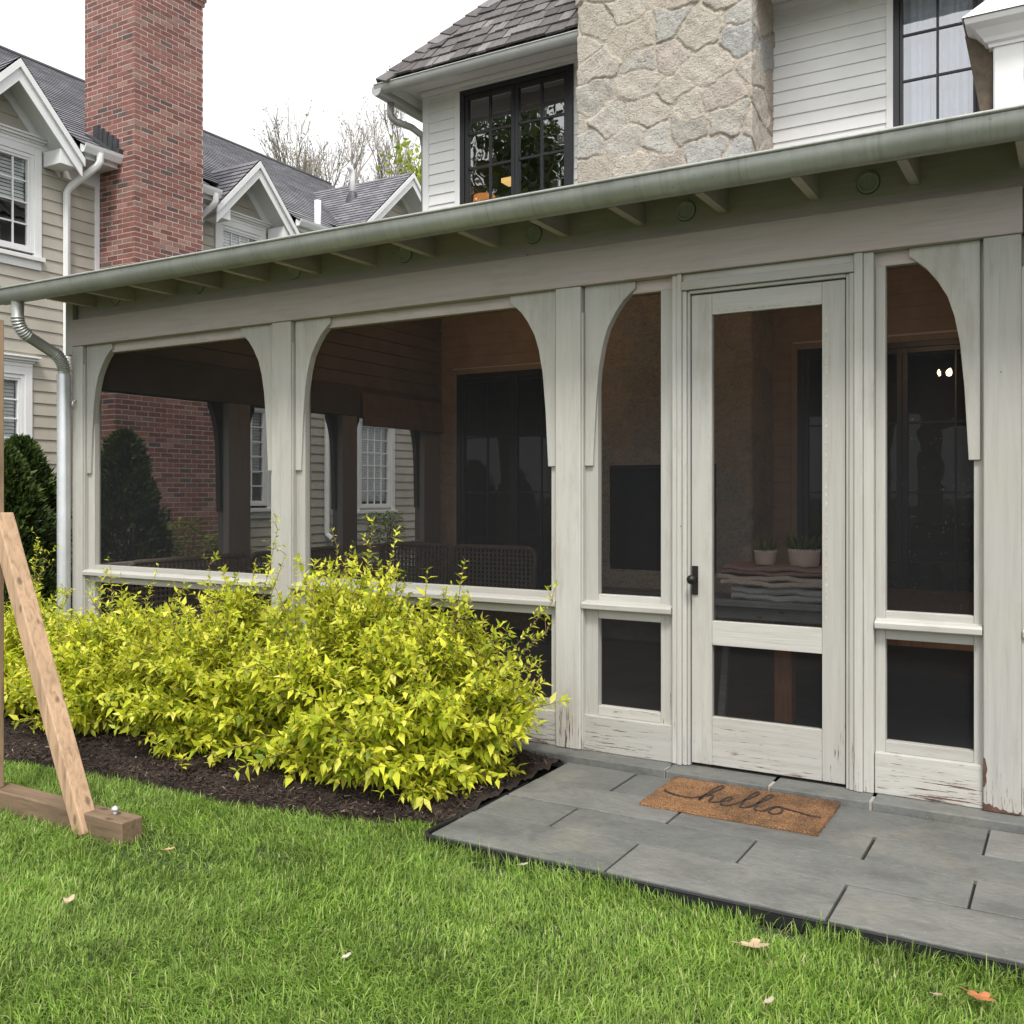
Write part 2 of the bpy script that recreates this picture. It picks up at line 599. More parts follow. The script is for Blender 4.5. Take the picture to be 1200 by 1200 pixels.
SHAKE = m_shakegrain()
ASPHALT = m_asphalt()
STONE = m_stone()
BLUESTONE = m_bluestone()
MULCH = m_mulch()
SOIL = m_soil()
COIR = m_coir()
COIR_DARK = m_plain('dark_coir', (0.036, 0.020, 0.012), 0.95, 0.3, 60, bump=0.8, bscale=240)
EDGE_BLACK = m_plain('black_plastic_edging', (0.010, 0.010, 0.011), 0.5, 0.2)
FRESHWOOD = m_wood('pine_brace', (0.46, 0.30, 0.185), 'Z', 0.5, scale=1.25, knot=.20)
OLDWOOD = m_wood('weathered_sleeper', (0.17, 0.112, 0.068), 'X', 0.40, knot=.18)
TABLEWOOD = m_wood('oiled_table_wood', (0.36, 0.165, 0.075), 'Z', 0.6)
GREYWOOD = m_wood('grey_bench_wood', (0.20, 0.20, 0.195), 'X', 0.6)
IRON = m_plain('dark_bronze', (0.022, 0.020, 0.018), 0.45, 0.3, metal=0.6)
STEEL = m_plain('bolt_steel', (0.6, 0.6, 0.6), 0.35, 0.1, metal=0.8)

# ------------------------------------------------------------------ frames of reference
D = 4.82            # plane of the porch posts
HW = 9.77           # plane of the house wall
NX = -11.7          # plane of the neighbouring wall
PORCH_L, PORCH_R = -6.83, 2.2


def FP(a, o, z):     # porch front, o towards the camera
    return (a, D - o, z)


def FH(a, o, z):     # house wall
    return (a, HW - o, z)


def FN(a, o, z):     # neighbouring wall, faces +X
    return (NX + o, a, z)


def FE(a, o, z):     # left end of the porch, o inwards
    return (-6.75 + o, a, z)


def clap(mb, a0, a1, z0, z1, e, holes=(), lim=None, off=0.0):
    z = z0
    while z < z1 - 1e-4:
        zt = min(z + e, z1)
        zc = (z + zt) / 2
        lo, hi = (a0, a1) if lim is None else lim(zc)
        segs = [(lo, hi)] if hi > lo else []
        for h0, h1, g0, g1 in holes:
            if g0 < zc < g1:
                ns = []
                for s0, s1 in segs:
                    if h1 <= s0 or h0 >= s1:
                        ns.append((s0, s1))
                    else:
                        if h0 > s0:
                            ns.append((s0, h0))
                        if h1 < s1:
                            ns.append((h1, s1))
                segs = ns
        for s0, s1 in segs:
            # the butt joints of the boards
            mb.face([(s0, off + .018, z), (s1, off + .018, z), (s1, off + .003, zt), (s0, off + .003, zt)])
            mb.face([(s0, off + .0, z), (s1, off + .0, z), (s1, off + .018, z), (s0, off + .018, z)])
        z = zt


def window(f, parent, a0, a1, z0, z1, cols, rows, fmat, glass, fw=.06, mw=.022, sashes=1, back=DARK, room=0.7, blind=None, extra=None, name='window', ofs=0.0):
    """frame and glazing bars as one mesh; panes, blind and the dim room behind as children"""
    m = MB(f)
    o0, o1 = ofs - .06, ofs + .022
    m.box(a0, a0 + fw, o0, o1, z0, z1)
    m.box(a1 - fw, a1, o0, o1, z0, z1)
    m.box(a0 + fw, a1 - fw, o0, o1 - .002, z0, z0 + fw)
    m.box(a0 + fw, a1 - fw, o0, o1 - .002, z1 - fw, z1)
    ia0, ia1, iz0, iz1 = a0 + fw, a1 - fw, z0 + fw, z1 - fw
    w = (ia1 - ia0) / sashes
    for s in range(sashes):
        s0, s1 = ia0 + s * w, ia0 + (s + 1) * w
        sw = .05 if sashes > 1 else .03
        m.box(s0 + .002, s0 + sw, o0 + .01, o1 - .012, iz0, iz1)
        m.box(s1 - sw, s1 - .002, o0 + .01, o1 - .012, iz0, iz1)
        m.box(s0 + sw, s1 - sw, o0 + .01, o1 - .014, iz0, iz0 + sw)
        m.box(s0 + sw, s1 - sw, o0 + .01, o1 - .014, iz1 - sw, iz1)
        for c in range(1, cols):
            x = s0 + sw + (s1 - s0 - 2 * sw) * c / cols
            m.box(x - mw / 2, x + mw / 2, ofs - .035, ofs - .005, iz0 + sw, iz1 - sw)
        for r in range(1, rows):
            z = iz0 + sw + (iz1 - iz0 - 2 * sw) * r / rows
            m.box(s0 + sw, s1 - sw, ofs - .034, ofs - .006, z - mw / 2, z + mw / 2)
    fo = m.build(name, fmat, parent, bevel=.003)
    p = MB(f)
    p.face([(ia0, ofs - .02, iz0), (ia1, ofs - .02, iz0), (ia1, ofs - .02, iz1), (ia0, ofs - .02, iz1)])
    p.build('pane', glass, fo, recalc=False)
    if room:
        b = MB(f)
        b.face([(a0, ofs - room, z0), (a1, ofs - room, z0), (a1, ofs - room, z1), (a0, ofs - room, z1)])
        for q in (a0 + .005, a1 - .005):
            b.face([(q, ofs - room, z0), (q, ofs - .061, z0), (q, ofs - .061, z1), (q, ofs - room, z1)])
        for q in (z0 + .005, z1 - .005):
            b.face([(a0, ofs - room, q), (a1, ofs - room, q), (a1, ofs - .061, q), (a0, ofs - .061, q)])
        b.build('room_behind', back, fo, recalc=False)
    if blind:
        bl = MB(f)
        z = iz1
        low = iz0 + (iz1 - iz0) * blind
        while z > low:
            bl.face([(ia0 + .02, ofs - .10, z), (ia1 - .02, ofs - .10, z), (ia1 - .02, ofs - .085, z - .042), (ia0 + .02, ofs - .085, z - .042)])
            z -= .047
        bl.build('blind', WHITE, fo, recalc=False)
    return fo


# ------------------------------------------------------------------ ground
g = MB()
g.face([(-150, -150, -.02), (150, -150, -.02), (150, 150, -.02), (-150, 150, -.02)])
tag(g.build('ground', SOIL), kind='structure')

EDGE = [(-9.5, 3.0), (-7.5, 3.12), (-5.29, 3.28), (-4.61, 3.37), (-4.0, 3.385), (-3.43, 3.42), (-2.95, 3.49), (-2.56, 3.66), (-2.42, 3.56)]
EX, EY = np.array([p[0] for p in EDGE]), np.array([p[1] for p in EDGE])


def bed_edge(x):
    return np.interp(x, EX, EY)


# mulch bed
nx, ny = 150, 40
xs = np.linspace(-9.5, -2.415, nx)
vv = []
for j in range(ny):
    tt = j / (ny - 1)
    y = bed_edge(xs) * (1 - tt) + 4.70 * tt
    z = .012 + .05 * np.minimum(1, tt * 4) + .010 * np.sin(xs * 9 + j) + RNG.normal(0, .006, nx) - .03 * (tt < .01)
    vv.append(np.stack([xs, y, z], 1))
vv = np.concatenate(vv)
idx = np.arange(nx * ny).reshape(ny, nx)
ff = np.stack([idx[:-1, :-1], idx[:-1, 1:], idx[1:, 1:], idx[1:, :-1]], -1).reshape(-1, 4)
tag(soup('mulch_bed', vv, ff, MULCH, smooth=True), kind='structure')
# bark chips lying loose
n = 24000
x = RNG.uniform(-6.6, -2.45, n)
tt = RNG.uniform(0, 1, n) ** 1.3
y = bed_edge(x) * (1 - tt) + 4.68 * tt + RNG.normal(0, .012, n)
z = .022 + .05 * np.minimum(1, tt * 4)
ln = RNG.uniform(.004, .018, n) * RNG.uniform(.6, 1.3, n)
wd = RNG.uniform(.0012, .0034, n)
an = RNG.uniform(0, math.pi, n)
pt = RNG.normal(0, .35, n)
u = np.stack([np.cos(an) * np.cos(pt), np.sin(an) * np.cos(pt), np.sin(pt)], 1)
w = np.stack([-np.sin(an), np.cos(an), RNG.normal(0, .5, n)], 1)
c0 = np.stack([x, y, z + RNG.uniform(0, .012, n)], 1)
v = np.stack([c0 - u * ln[:, None] - w * wd[:, None], c0 + u * ln[:, None] - w * wd[:, None],
              c0 + u * ln[:, None] + w * wd[:, None], c0 - u * ln[:, None] + w * wd[:, None]], 1).reshape(-1, 3)
CHIP = m_island('bark_chip', [(0, (0.012, 0.007, 0.005)), (.6, (0.036, 0.020, 0.014)), (.95, (0.070, 0.042, 0.030)), (1, (0.22, 0.165, 0.12))], .9)
tag(soup('bark_chips', v, np.arange(4 * n).reshape(-1, 4), CHIP), 'dark brown bark mulch chips covering the shrub bed', 'mulch', kind='stuff')

# patio slabs
pm = MB()
rows = [(3.425, 3.764, [-2.41, -1.585, -.745, .09, .93, 1.76, 2.4]),
        (3.770, 4.052, [-2.405, -2.01, -1.168, -.332, .50, 1.3, 2.4]),
        (4.058, 4.352, [-2.40, -1.577, -.744, .12, .9, 1.7, 2.4]),
        (4.358, 4.70, [-2.40, -1.985, -1.16, -.33, .5, 1.3, 2.4])]
for y0, y1, js in rows:
    for a, b in zip(js, js[1:]):
        q = random.uniform(-.0015, .0015)
        gp = random.uniform(.004, .0075)
        pm.box(a + gp, b - gp, y0 + random.uniform(0, .002), y1 - random.uniform(0, .002), .005, .050 + q)
pm.box(-2.39, 2.4, 3.44, 4.70, .0, .030, 1)
tag(pm.build('patio', [BLUESTONE, EDGE_BLACK], bevel=.004), kind='structure')

# plastic edging around the slabs
ed = MB()
ed.box(-2.38, 2.4, 3.411, 3.420, -.01, .038)
ed.tube([(-2.38, 3.4155, .038), (2.4, 3.4155, .038)], .006, 8)
cpts = [(-2.38, 3.4155), (-2.425, 3.424), (-2.450, 3.455), (-2.455, 3.52), (-2.44, 3.66), (-2.43, 3.85), (-2.425, 4.3)]
for p, q in zip(cpts, cpts[1:]):
    dx, dy = q[0] - p[0], q[1] - p[1]
    l = math.hypot(dx, dy)
    ed.obox(((p[0] + q[0]) / 2, (p[1] + q[1]) / 2, .013), (dx / 2 + dx / l * .004, dy / 2 + dy / l * .004, 0), (-dy / l * .010, dx / l * .010, 0), (0, 0, .023))
ed.tube([(a, b, .036) for a, b in cpts], .010, 8)
tag(ed.build('lawn_edging', EDGE_BLACK, smooth=True, auto=40), 'black plastic edging strip between lawn and stone patio', 'edging')

# ------------------------------------------------------------------ grass
def make_grass():
    def sample(n, x0, x1, y0, y1):
        x = RNG.uniform(x0, x1, n)
        y = RNG.uniform(y0, y1, n)
        return x, y
    xs, ys = [], []
    x, y = sample(520000, -7.5, 1.6, .9, 3.75)
    dep = -x * -0.5045 * -1 + y * .8634
    dep = x * -0.5045 + y * .8634
    rgt = x * .8634 + y * .5045
    lim = np.where(x < -2.42, bed_edge(np.minimum(x, -2.42)) + .012 + .02 * np.sin(x * 23) + .02 * np.sin(x * 7.3), 3.409 - .006 * (1 + np.sin(x * 9)))
    ok = (y < lim) & (dep > 2.2) & (np.abs(rgt / dep) < .75)
    keep = RNG.uniform(0, 1, len(x)) < np.clip(1.5 - dep / 5.5, .35, 1)
    ok &= keep
    # worn patches by the timber foot and along the edging
    bare = ((x + 3.45) ** 2 / .20 + (y - 2.80) ** 2 / .03 < 1) & (RNG.uniform(0, 1, len(x)) < .6)
    bare |= ((x + .88) ** 2 / .012 + (y - 3.36) ** 2 / .0035 < 1) & (RNG.uniform(0, 1, len(x)) < .88)
    bare |= ((x + 2.05) ** 2 / .010 + (y - 3.34) ** 2 / .003 < 1) & (RNG.uniform(0, 1, len(x)) < .8)
    for bx_, by_, ra, rb, pr_ in ((-2.95, 3.02, .10, .05, .65), (-2.62, 2.72, .07, .05, .6), (-1.62, 2.93, .09, .04, .6), (-1.25, 3.12, .12, .05, .55), (-3.2, 2.35, .08, .05, .5), (-2.15, 2.15, .09, .06, .5), (-.55, 2.95, .08, .04, .5), (-4.3, 3.15, .14, .05, .5)):
        bare |= (((x - bx_ + .03 * np.sin(y * 31)) / ra) ** 2 + ((y - by_ + .02 * np.sin(x * 37)) / rb) ** 2 < 1) & (RNG.uniform(0, 1, len(x)) < pr_)
    ok &= ~bare
    x, y, lim = x[ok], y[ok], lim[ok]
    n = len(x)
    cl = .5 + .5 * np.sin(x * 5.1 + 1.3 * np.sin(y * 4.3)) * np.sin(y * 6.7 + 1.1 * np.sin(x * 3.7))
    h = (RNG.uniform(.018, .054, n) + .022 * RNG.uniform(0, 1, n) ** 6) * (.55 + .70 * cl)
    nearedge = np.clip((lim - y) / .10, 0, 1)
    h *= np.where(x < -2.42, .75 + .25 * nearedge, 1.55 - .55 * nearedge)
    # a common lie of the blades that swirls over the lawn, plus each blade's own way
    flow = 1.6 * np.sin(x * 1.7 + y * 1.1) + 1.2 * np.sin(y * 3.1 - x * 2.3) + .6
    az = flow + RNG.normal(0, 1.5, n)
    lean = np.abs(RNG.normal(.80, .50, n)) * (.6 + .8 * cl)
    lean = np.clip(lean, .05, 1.5)
    lean = np.where(x < -2.42, lean, lean * (.55 + .45 * nearedge))
    wd = RNG.uniform(.0009, .0024, n)
    d = np.stack([np.cos(az), np.sin(az), np.zeros(n)], 1)
    s = np.stack([-np.sin(az), np.cos(az), np.zeros(n)], 1)
    up = np.array([0, 0, 1.0])
    b = np.stack([x, y, np.full(n, -.018)], 1)
    def at(t, bend):
        ang = lean * bend
        return b + (d * np.sin(ang)[:, None] + up * np.cos(ang)[:, None]) * (h * t * 1.25)[:, None]
    p1, p2, p3 = at(.4, .55), at(.75, .9), at(1.0, 1.2)
    W = wd[:, None] * s
    v = np.stack([b - W, b + W, p1 - W * .95, p1 + W * .95, p2 - W * .7, p2 + W * .7, p3], 1).reshape(-1, 3)
    k = np.arange(n)[:, None] * 7
    quads = np.concatenate([k + np.array([[0, 1, 3, 2]]), k + np.array([[2, 3, 5, 4]])])
    tris = k + np.array([[4, 5, 6, 6]])
    f = np.concatenate([quads, tris])
    # triangles written as their own mesh corner lists
    me = bpy.data.meshes.new('lawn_grass')
    me.vertices.add(len(v))
    me.vertices.foreach_set('co', v.astype(np.float32).ravel())
    tri = f[len(quads):, :3]
    me.loops.add(quads.size + tri.size)
    me.loops.foreach_set('vertex_index', np.concatenate([quads.ravel(), tri.ravel()]).astype(np.int32))
    me.polygons.add(len(quads) + len(tri))
    ls = np.concatenate([np.arange(len(quads)) * 4, quads.size + np.arange(len(tri)) * 3])
    me.polygons.foreach_set('loop_start', ls.astype(np.int32))
    me.update(calc_edges=True)
    t = NT('grass_blade')
    c = t.ramp(t.island(), [(0, (0.060, 0.135, 0.014)), (.3, (0.140, 0.265, 0.028)), (.60, (0.230, 0.370, 0.050)), (.90, (0.35, 0.48, 0.11)), (.96, (0.42, 0.49, 0.16)), (1, (0.54, 0.48, 0.27))])
    big = t.noise(t.pos(), 1.5, 4)
    c = t.mix(t.ramp(big, [(.35, 0.0), (.68, .55)]), c, (0.24, 0.33, 0.09))
    sm = t.noise(t.pos(), 7, 3)
    c = t.mix(1.0, c, t.ramp(sm, [(.3, .68), (.7, 1.2)]), 'MULTIPLY')
    t.set(Base_Color=c, Roughness=.5, Specular_IOR_Level=.22)
    tr = t.node('BsdfTranslucent', {'Color': c})
    mx = t.node('MixShader', {0: .36, 1: t.b.outputs[0], 2: tr.outputs[0]})
    t.l.new(mx.outputs[0], t.out.inputs['Surface'])
    me.materials.append(t.m)
    o = bpy.data.objects.new('lawn_grass', me)
    COL.objects.link(o)
    tag(o, 'short uneven green lawn grass in front of the porch', 'grass', kind='stuff')


make_grass()

# ------------------------------------------------------------------ screened porch
porch = thing('screened_porch', (-3, D, 0), 'grey painted screened porch with arched brackets, screen door and long gutter', 'porch')

JOINT = m_plain('grey_mortar_joint', (0.27, 0.25, 0.22), .9, .2, 20)
# floor and threshold stones
fl = MB()
fl.box(PORCH_L, PORCH_R, 4.80, HW, 0, .085)
fl.build('floor', m_plain('porch_floor_stone', (0.085, 0.088, 0.088), .6, .2, 3), porch)
for a, b in ((-6.83, -4.4), (-4.395, -2.9), (-2.895, -1.845), (-1.83, -1.305), (-1.29, -.835), (-.82, 2.2)):
    s = MB()
    y0 = 4.705 if not (-1.84 < a < -.83) else 4.695
    s.box(a, b, y0, 4.90, .012, .088)
    s.build('threshold_stone', BLUESTONE, porch, bevel=.006)
    if b < 2 and a > -3:
        jn = MB()
        jn.box(b, b + (.015 if a > -2.89 else .005), 4.712, 4.895, .012, .085)
        jn.build('mortar_joint', JOINT, porch)

# posts
POSTS = [(-6.825, -6.70), (-4.700, -4.526), (-2.535, -2.378), (-.364, -.212), (1.45, 1.61)]
for k, (a, b) in enumerate(POSTS):
    m = MB(FP)
    m.box(a, b, -.15, 0, .09, 2.665)
    p = m.build('post', PAINT_V, porch, bevel=.006)
    # thin stop moulding on the side of each post
    st = MB(FP)
    st.box(b, b + .012, -.10, -.012, .09, 2.52)
    st.build('stop_moulding', PAINT_V, p, bevel=.002)
    if k == 3:
        e = MB()
        # flaked corner showing bare red brown wood at the foot of the post
        t = m_plain('bare_red_wood', (0.085, 0.042, 0.028), .85, .4, 20, bump=.6)
        for poly in ([(-.364, .195), (-.357, .20), (-.350, .225), (-.353, .25), (-.347, .275), (-.351, .30), (-.356, .325), (-.364, .33)],
                     [(-.364, .094), (-.364, .128), (-.352, .120), (-.338, .126), (-.322, .112), (-.310, .116), (-.296, .104), (-.280, .108), (-.262, .099), (-.240, .101), (-.226, .097), (-.213, .112), (-.213, .094)]):
            fr = MB(FP)
            fr.prism(poly, 0, .0022)
            fr.build('flaked_patch', t, p)

# beam, header and blocking with round vents
m = MB(FP)
m.box(-6.81, -.206, -.16, .014, 2.665, 2.872)
m.build('beam', PAINT_B, porch, bevel=.004)
m = MB(FP)
m.box(-.202, PORCH_R, -.16, .012, 2.665, 2.872)
m.build('beam', PAINT_B, porch, bevel=.004)
m = MB(FP)
m.box(-6.78, PORCH_R, -.13, -.052, 2.598, 2.665)
m.build('header', PAINT_B, porch, bevel=.003)
m = MB(FP)
m.box(-6.79, PORCH_R, -.12, -.032, 2.872, 3.16)
m.build('blocking_board', PAINT_B, porch)
m = MB(FP)
m.box(-6.90, -6.812, -.16, .004, 2.60, 3.14)
m.build('corner_board', PAINT_V, porch, bevel=.003)
for k in range(8):
    x = -.862 - .9145 * k + .9145 * 1
    c = MB()
    n = 20
    prof = [(.052, 0), (.052, .012), (.040, .012), (.036, .006), (.0, .006)]
    for r0, r1 in zip(prof, prof[1:]):
        for q in range(n):
            w0, w1 = 2 * math.pi * q / n, 2 * math.pi * (q + 1) / n
            def P(pr, w):
                return (x + pr[0] * math.cos(w), D + .032 - pr[1], 3.0 + pr[0] * math.sin(w))
            c.face([P(r0, w0), P(r0, w1), P(r1, w1), P(r1, w0)])
    c.build('round_vent', PAINT_V, porch, recalc=False)
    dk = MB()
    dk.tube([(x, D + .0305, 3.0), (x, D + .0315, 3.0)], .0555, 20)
    dk.build('vent_shadow_ring', SHADE_D, porch)  # dark disc stands in for the shade in the gap around the vent

# rafters
k = 0
x = -.631 + .457 * 6
while x > -7.0:
    m = MB()
    y0, y1 = 4.46, HW - .02
    def zr(y):
        return 3.035 + .24 * (y - 4.40)
    pts = [(y0, 2.955), (4.90, 2.955), (y1, zr(y1) - .17), (y1, zr(y1) - .025), (y0, zr(y0) - .025)]
    i = len(m.v)
    for xx in (x - .045, x):
        for y, z in pts:
            m.v.append((xx, y, z))
    nn = len(pts)
    m.f.append([i + q for q in range(nn)])
    m.f.append([i + nn + q for q in reversed(range(nn))])
    for q in range(nn):
        j = (q + 1) % nn
        m.f.append([i + q, i + nn + q, i + nn + j, i + j])
    m.uv += [None] * (nn + 2)
    m.mi += [0] * (nn + 2)
    m.build('rafter', PAINT_Y, porch, bevel=.003)
    x -= .457
    k += 1

# roof deck and shingles
def zroof(y):
    return 3.035 + .24 * (y - 4.40)


m = MB()
x0, x1 = -7.12, PORCH_R
for za, mi in ((-.022, 0),):
    m.v += [(x0, 4.40, zroof(4.40) + za), (x1, 4.40, zroof(4.40) + za), (x1, HW, zroof(HW) + za), (x0, HW, zroof(HW) + za),
            (x0, 4.40, zroof(4.40) + za + .02), (x1, 4.40, zroof(4.40) + za + .02), (x1, HW, zroof(HW) + za + .02), (x0, HW, zroof(HW) + za + .02)]
    m.f += [[0, 3, 2, 1], [4, 5, 6, 7], [0, 1, 5, 4], [1, 2, 6, 5], [2, 3, 7, 6], [3, 0, 4, 7]]
    m.uv += [None] * 6
    m.mi += [0] * 6
m.build('roof_deck', INNER_D, porch)
m = MB()
y = 4.35
row = 0
while y < HW - .05:
    x = x0 - random.uniform(0, .2)
    while x < x1:
        w = random.uniform(.10, .24)
        j = random.uniform(-.012, .012)
        yc0, yc1 = y + j, min(y + .34, HW - .01)
        zl = random.uniform(.014, .022)
        sl = Vector((0, 1, .24)).normalized()
        nr = Vector((0, -.24, 1)).normalized()
        cc = Vector((x + w / 2, (yc0 + yc1) / 2, zroof((yc0 + yc1) / 2) + .012 + zl * .4))
        tilt = (sl - nr * .035).normalized()
        m.obox(cc, (w / 2 - .003, 0, 0), tilt * ((yc1 - yc0) / 2), nr * .006)
        x += w
    y += .20
    row += 1
m.build('roof_shingles', SHAKE, porch, recalc=False)

# fascia behind the gutter, half round gutter with a rolled front bead
m = MB()
m.box(-7.12, PORCH_R, 4.438, 4.46, 2.96, 3.025)
m.build('fascia', PAINT_H, porch)
gx0, gx1 = -7.34, PORCH_R + .1
gyc, gzc, gr = 4.36, 3.032, .070
m = MB()
prof = []
for q in range(15):
    w = math.pi + math.pi * q / 14
    prof.append((gyc + gr * math.cos(w), gzc + gr * math.sin(w) * 1.35))
inner = [(gyc + (gr - .004) * math.cos(math.pi + math.pi * q / 14), gzc + (gr - .004) * math.sin(math.pi + math.pi * q / 14) * 1.35) for q in range(15)]
pr = prof + inner[::-1]
nn = len(pr)
segs = [gx0 + (gx1 - gx0) * k / 12 for k in range(13)]
base = len(m.v)
for xx in segs:
    for yy, zz in pr:
        m.v.append((xx, yy, zz))
for s in range(12):
    for q in range(nn):
        j = (q + 1) % nn
        m.f.append([base + s * nn + q, base + s * nn + j, base + (s + 1) * nn + j, base + (s + 1) * nn + q])
        m.uv.append(None)
        m.mi.append(0)
half = [base + q for q in range(15)]
m.f.append(half)
m.f.append([base + 12 * nn + q for q in range(15)][::-1])
m.uv += [None, None]
m.mi += [0, 0]
m.tube([(gx0, gyc - gr - .004, gzc + .004), (gx1, gyc - gr - .004, gzc + .004)], .0085, 8)
gut = m.build('gutter', GUTTER, porch, smooth=True, auto=50)
# downspout with crimped elbows
m = MB()
def arc(c, r, a0, a1, n):
    return [(-6.845, c[0] + r * math.cos(a0 + (a1 - a0) * i / n), c[1] + r * math.sin(a0 + (a1 - a0) * i / n)) for i in range(n + 1)]
e1 = arc((4.53, 2.835), .150, R(180), R(245), 18)
e2 = []
d0 = Vector(e1[-1])
dirv = Vector((0, math.sin(R(65)), -math.cos(R(65))))
p2 = d0 + dirv * .232
c2 = (p2.y - .15 * math.sin(R(25)) - .0, p2.z - .15 * math.cos(R(25)))
e2 = arc(c2, .150, R(65), R(0), 18)
path = [(-6.845, 4.38, 2.965)] + e1 + e2 + [(-6.845, e2[-1][1], e2[-1][2] - .05)]
rad = [.047] + [.047 + (.004 if q % 2 else -.004) for q in range(19)] + [.047 + (.004 if q % 2 else -.004) for q in range(19)] + [.047]
m.tube(path, rad, 18)
ey, ez = e2[-1][1], e2[-1][2]
ds = m.build('elbow', GUTTER, porch, smooth=True, auto=50)
m = MB()
m.tube([(-6.845, ey, ez - .02), (-6.845, ey, ez - .024), (-6.845, ey, .06)], [.050, .052, .050], 20)
m.build('downspout', ZINC, porch, smooth=True, auto=50)
# hose hook on the corner post
m = MB(FP)
m.tube([(-6.775, 0, 2.235), (-6.775, .02, 2.235)], .010, 10)
m.tube([(-6.775, .012, 2.245), (-6.770, .03, 2.225), (-6.772, .035, 2.20), (-6.776, .022, 2.185)], .006, 8)
m.build('hook', STEEL, porch, smooth=True)

BR = [(1.667, .040), (1.667, .062), (2.0, .080), (2.2, .098), (2.33, .122), (2.42, .150), (2.50, .195), (2.56, .240), (2.6, .285), (2.625, .315), (2.664, .315)]


def bracket(edge, sgn, f=FP, parent=porch, pm=PAINT_V, zoff=0.0, k=1.0):
    m = MB(f)
    poly = [(edge + sgn * .014, 2.664 + zoff), (edge + sgn * .014, 1.667 + zoff)] + [(edge + sgn * dx * k, z + zoff) for z, dx in BR[1:]]
    m.prism(poly, -.085, -.030)
    return m.build('bracket', pm, parent, bevel=.003)


def screen(a0, a1, z0, z1, mat=SCREEN, parent=porch, f=FP, o=-.092):
    m = MB(f)
    m.face([(a0, o, z0), (a1, o, z0), (a1, o, z1), (a0, o, z1)])
    return m.build('insect_screen', mat, parent, recalc=False)


def bay(L, Rr, left_br=True, right_br=True, ls=.085, rs=.05, wet=False, kick=True, mull_r=False):
    """frame, rails, brackets and screens between two posts"""
    pieces('stile', PAINT_V, porch, [(L, L + ls, -.105, -.048, .10, 2.60), (Rr - rs, Rr, -.105, -.048, .10, 2.60)], FP)
    a0, a1 = L + ls, Rr - rs
    pieces('rail', PAINT_H, porch, [(a0, a1, -.105, -.051, .905, .955), (a0, a1, -.105, -.051, .822, .872), (a0, a1, -.105, -.051, .284, .337)], FP)
    s = MB(FP)
    poly = [(-.10, .868), (-.010, .872), (.002, .877), (.004, .902), (-.006, .912), (-.049, .920), (-.10, .920)]
    i = len(s.v)
    for a in (L + .004, Rr - .004):
        for o, z in poly:
            s.v.append(FP(a, o, z))
    nn = len(poly)
    s.f.append([i + q for q in range(nn)])
    s.f.append([i + nn + q for q in reversed(range(nn))])
    for q in range(nn):
        j = (q + 1) % nn
        s.f.append([i + q, i + nn + q, i + nn + j, i + j])
    s.uv += [None] * (nn + 2)
    s.mi += [0] * (nn + 2)
    s.build('sill', PAINT_H, porch, bevel=.003)
    if kick:
        m = MB(FP)
        m.box(L + .002, Rr - .002, -.06, -.022, .089, .284)
        m.build('kick_board', PAINT_H, porch, bevel=.004)
    if left_br:
        bracket(L, 1)
    if right_br:
        bracket(Rr, -1)
    screen(a0, a1, .955, 2.60, SCREEN_WET if wet else SCREEN)
    screen(a0, a1, .337, .822)


bay(-6.70, -4.700)
bay(-4.526, -2.535)
bay(-2.378, -1.845, True, False, rs=.078)
bay(-.833, -.364, False, True, ls=.046, rs=.042, wet=True)
bay(-.212, 1.45)

# door frame
pieces('door_jamb', PAINT_V, porch, [(-1.845, -1.816, -.12, -.012, .09, 2.664), (-1.814, -1.790, -.12, .0, .09, 2.664), (-1.789, -1.766, -.12, -.012, .09, 2.575), (-1.765, -1.750, -.12, -.022, .09, 2.575),
                                     (-.962, -.946, -.12, -.020, .09, 2.575), (-.945, -.922, -.12, -.008, .09, 2.575), (-.921, -.882, -.12, .002, .09, 2.664), (-.881, -.834, -.12, -.010, .09, 2.664)], FP)
pieces('door_head', PAINT_H, porch, [(-1.789, -.922, -.12, .004, 2.577, 2.622), (-1.789, -.922, -.12, -.020, 2.624, 2.664), (-1.749, -.963, -.12, -.016, 2.558, 2.575)], FP)
# door leaf
door = thing('screen_door', (-1.356, D, .1), None, None)
door.parent = porch
door.location = Vector((-1.356, D, .1)) - ORG[porch]
pieces('stile', PAINT_V, door, [(-1.745, -1.636, -.078, -.034, .105, 2.552), (-1.078, -.968, -.078, -.034, .105, 2.552)], FP)
tag(door, 'whitewashed wooden screen door with two mesh panels')
pieces('rail', PAINT_H, door, [(-1.6355, -1.0785, -.078, -.0355, 2.442, 2.552), (-1.6355, -1.0785, -.078, -.0355, .728, .853), (-1.6355, -1.0785, -.078, -.0355, .105, .356)], FP)
screen(-1.636, -1.078, .853, 2.442, SCREEN, door, o=-.060)
screen(-1.636, -1.078, .356, .728, SCREEN, door, o=-.060)
m = MB(FP)
m.box(-1.740, -1.709, -.034, -.026, .985, 1.135)
m.tube([(-1.724, -.03, 1.068), (-1.724, .01, 1.068)], .009, 12)
ball = [(-1.724, .012 + .004 * q, 1.068) for q in range(11)]
m.tube(ball, [.006 + .019 * math.sin(math.pi * (q + .5) / 11) for q in range(11)], 16)
m.tube([(-1.724, -.027, 1.015), (-1.724, -.023, 1.015)], .006, 10)
m.build('handle', IRON, door, smooth=True, auto=40)
